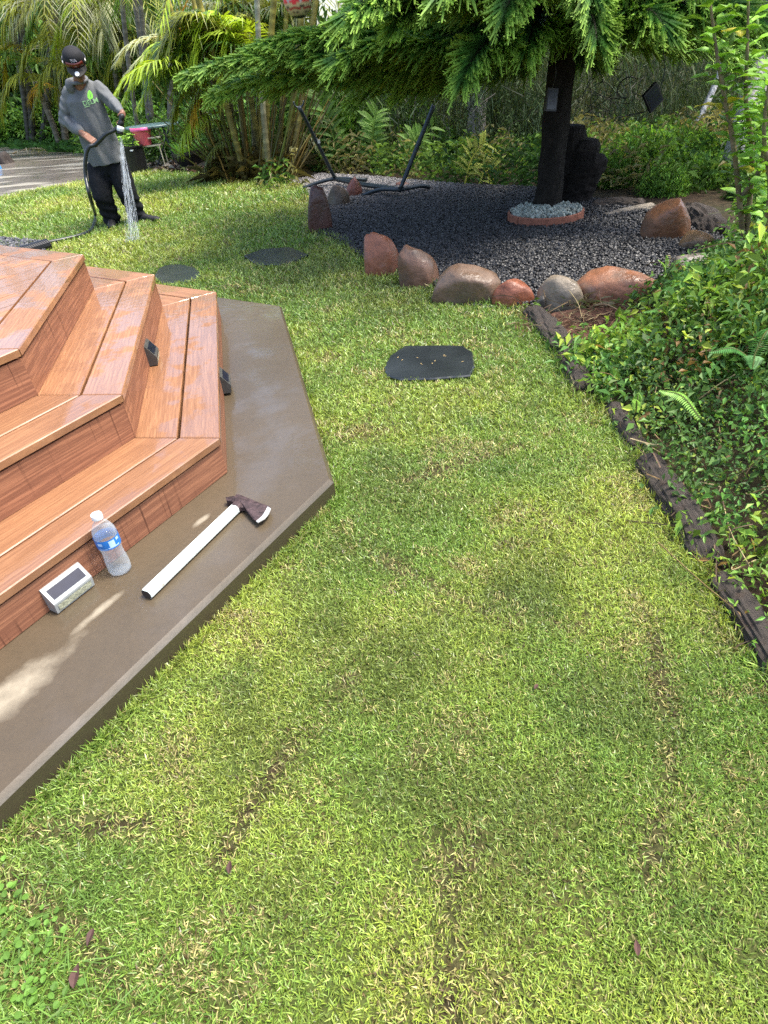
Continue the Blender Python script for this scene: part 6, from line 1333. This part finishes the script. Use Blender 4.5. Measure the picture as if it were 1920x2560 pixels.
mb = MB(); lathe(mb, [(r * .55, 0), (r * .7, .03), (r * .95, hW * .8), (r * 1.05, hW * .82), (r * 1.05, hW), (r * .97, hW), (r * .9, hW * .7)], cb, 32, ax=tl); mb.build('bowl', M['black_plastic'], bw)
mb = MB()
for k in range(90):
    a = rng.uniform(0, 6.28); p = cb + [r * .9 * math.cos(a) * rng.random(), r * .9 * math.sin(a) * rng.random(), hW * .8]; bigleaf(mb, p, (math.cos(a) * .5, math.sin(a) * .5, .9), (0, 1, .2), rng.uniform(.14, .34), rng.uniform(.02, .05), np.array([.12, .26, .05]) * rng.uniform(.6, 1.5), .3, .2)
mb.build('plants', M['leaf'], bw)
for k, (u, v, w_, h_, rz, lab) in enumerate(((405, 394, 30, 9, .1, 'flat red brick nearest the table leg'), (432, 392, 26, 9, -.2, 'flat red brick touching the bowl planter'), (412, 401, 24, 8, .3, 'front red brick lying in the soil'), (436, 383, 20, 16, .0, 'upright reddish block behind the bricks'))):
    p = at(u, v); mb = MB(); c, s = math.cos(rz), math.sin(rz); kk = pxm(p); box(mb, [p[0], p[1], max(.03, h_ / kk * .5)], [[c, s, 0], [-s, c, 0], [0, 0, 1]], (w_ / kk, .12, h_ / kk)); tag(mb.build('brick', M['brick']), lab, 'brick', 'bricks under the table')
mb = MB(); P = cr_path([at(518, 408, .06), at(540, 402, .08), at(566, 400, .08)], 60); tube(mb, P, .075 * (1 + .12 * (np.arange(60) % 4 < 2)), 14); tag(mb.build('drain_pipe', M['black_plastic']), 'short black corrugated drain pipe between bowl planter and palm clump', 'pipe')
lm = MB(); n = 1500; u = rng.uniform(-60, 780, n); P = np.array([at(a, 436 - .018 * (a - 300) + b_) for a, b_ in zip(u, -np.abs(rng.normal(0, 16, n)))]); P[:, 2] += .015 + .03 * rng.random(n); k = ~inpoly(P[:, 0], P[:, 1], lawn_poly) & ~inpoly(P[:, 0], P[:, 1], [q[:2] for q in dp + far]); P = P[k]; n = len(P)
leaves(lm, P, randdir(n, -.1, .5), randdir(n, .2, 1), rng.uniform(.08, .3, n), rng.uniform(.02, .08, n), np.array([(.13, .07, .045), (.22, .16, .10), (.05, .035, .025), (.32, .28, .22), (.10, .12, .03)])[rng.integers(0, 5, n)] * rng.uniform(.6, 1.3, (n, 1)), .3, .2)
tag(lm.build('leaf_litter', M['dead_leaf']), kind='stuff')
lm = MB(); n = 2600; u = rng.uniform(-120, 300, n); vv = 382 - rng.random(n) ** 1.5 * 22; P = np.array([at(a, min(b_, 384 - (a - 200) * .0)) for a, b_ in zip(u, vv)]); P[:, 2] = gz(P[:, 0], P[:, 1]); k = ~inpoly(P[:, 0], P[:, 1], [q[:2] for q in dp + far]); P = P[k]; n = len(P)
leaves(lm, P, randdir(n, .2, 1), randdir(n), rng.uniform(.15, .4, n), rng.uniform(.02, .05, n), np.array([.06, .15, .03]) * rng.uniform(.5, 1.6, (n, 1)), .2, .4); tag(lm.build('verge_grass', M['leaf']), kind='stuff')
for (u, v, w_, h_, m, lab, nm) in ((18, 418, 56, 34, 'dark_cloth', 'dark crumpled bag lying on the driveway at left edge', 'bag'), (-2, 432, 30, 26, 'blue', 'bright blue bundle beside the dark bag on the driveway', 'bundle')):
    p = at(u, v); kk = pxm(p); V, T = ICO[4]; V = V * (1 + .9 * (fbm(V, 1.6, 40 + u, 3) - .5))[:, None]; V[:, 2] = np.abs(V[:, 2]) ** 1.2; V[:, 2] *= .55 + .8 * sstep(-.6, .0, -V[:, 0] ** 2 + .2); V = V / np.abs(V).max(0)
    mb = MB(); mb.add(V * [w_ / kk / 2, w_ / kk / 2.4, h_ / kk * 1.0] + p + [0, 0, .01], T=T); tag(mb.build(nm, M[m], smooth=True), lab, nm)
# gravel patch and ribbed edging piece behind the deck
gp = [at(*q)[:2] for q in ((-80, 604), (0, 600), (60, 604), (110, 612), (118, 640), (-80, 640))]
mb = MB(); mb.add([[*q, .016] for q in gp], NG=[list(range(len(gp)))[::-1]]); o = mb.build('gravel_strip', M['black_plastic']); tag(o, kind='structure')
pebbles('gravel', gp, 2600, .014, lambda p, n: np.array([.07, .07, .075]) * rng.uniform(.3, 1.8, (n, 1)), M['pebble'], lambda x, y, n: .02 + .02 * rng.random(n))
mb = MB(); P = cr_path([at(30, 640, .05), at(75, 626, .05), at(120, 612, .05)], 70); tube(mb, P, .055 * (1 + .10 * (np.arange(70) % 4 < 2)), 12); tag(mb.build('ribbed_pipe', M['black_plastic']), 'black ribbed plastic pipe end lying behind the deck corner', 'pipe')
# extra pale dry frond on the leaf litter at left
mb = MB(); frond(mb, [at(30, 384, .05), at(60, 374, .2), at(90, 372, .15), at(110, 378, .05)], ll=.3, tint=(.42, .38, .26), n=20, droop=.5); tag(mb.build('fallen_frond', M['palm']), 'dry fallen palm frond on the verge behind the driveway', 'frond')
for o in list(bpy.data.objects):
    if o.type in ('MESH',) and o.parent is None and 'kind' not in o and 'label' not in o: print('UNTAGGED', o.name)
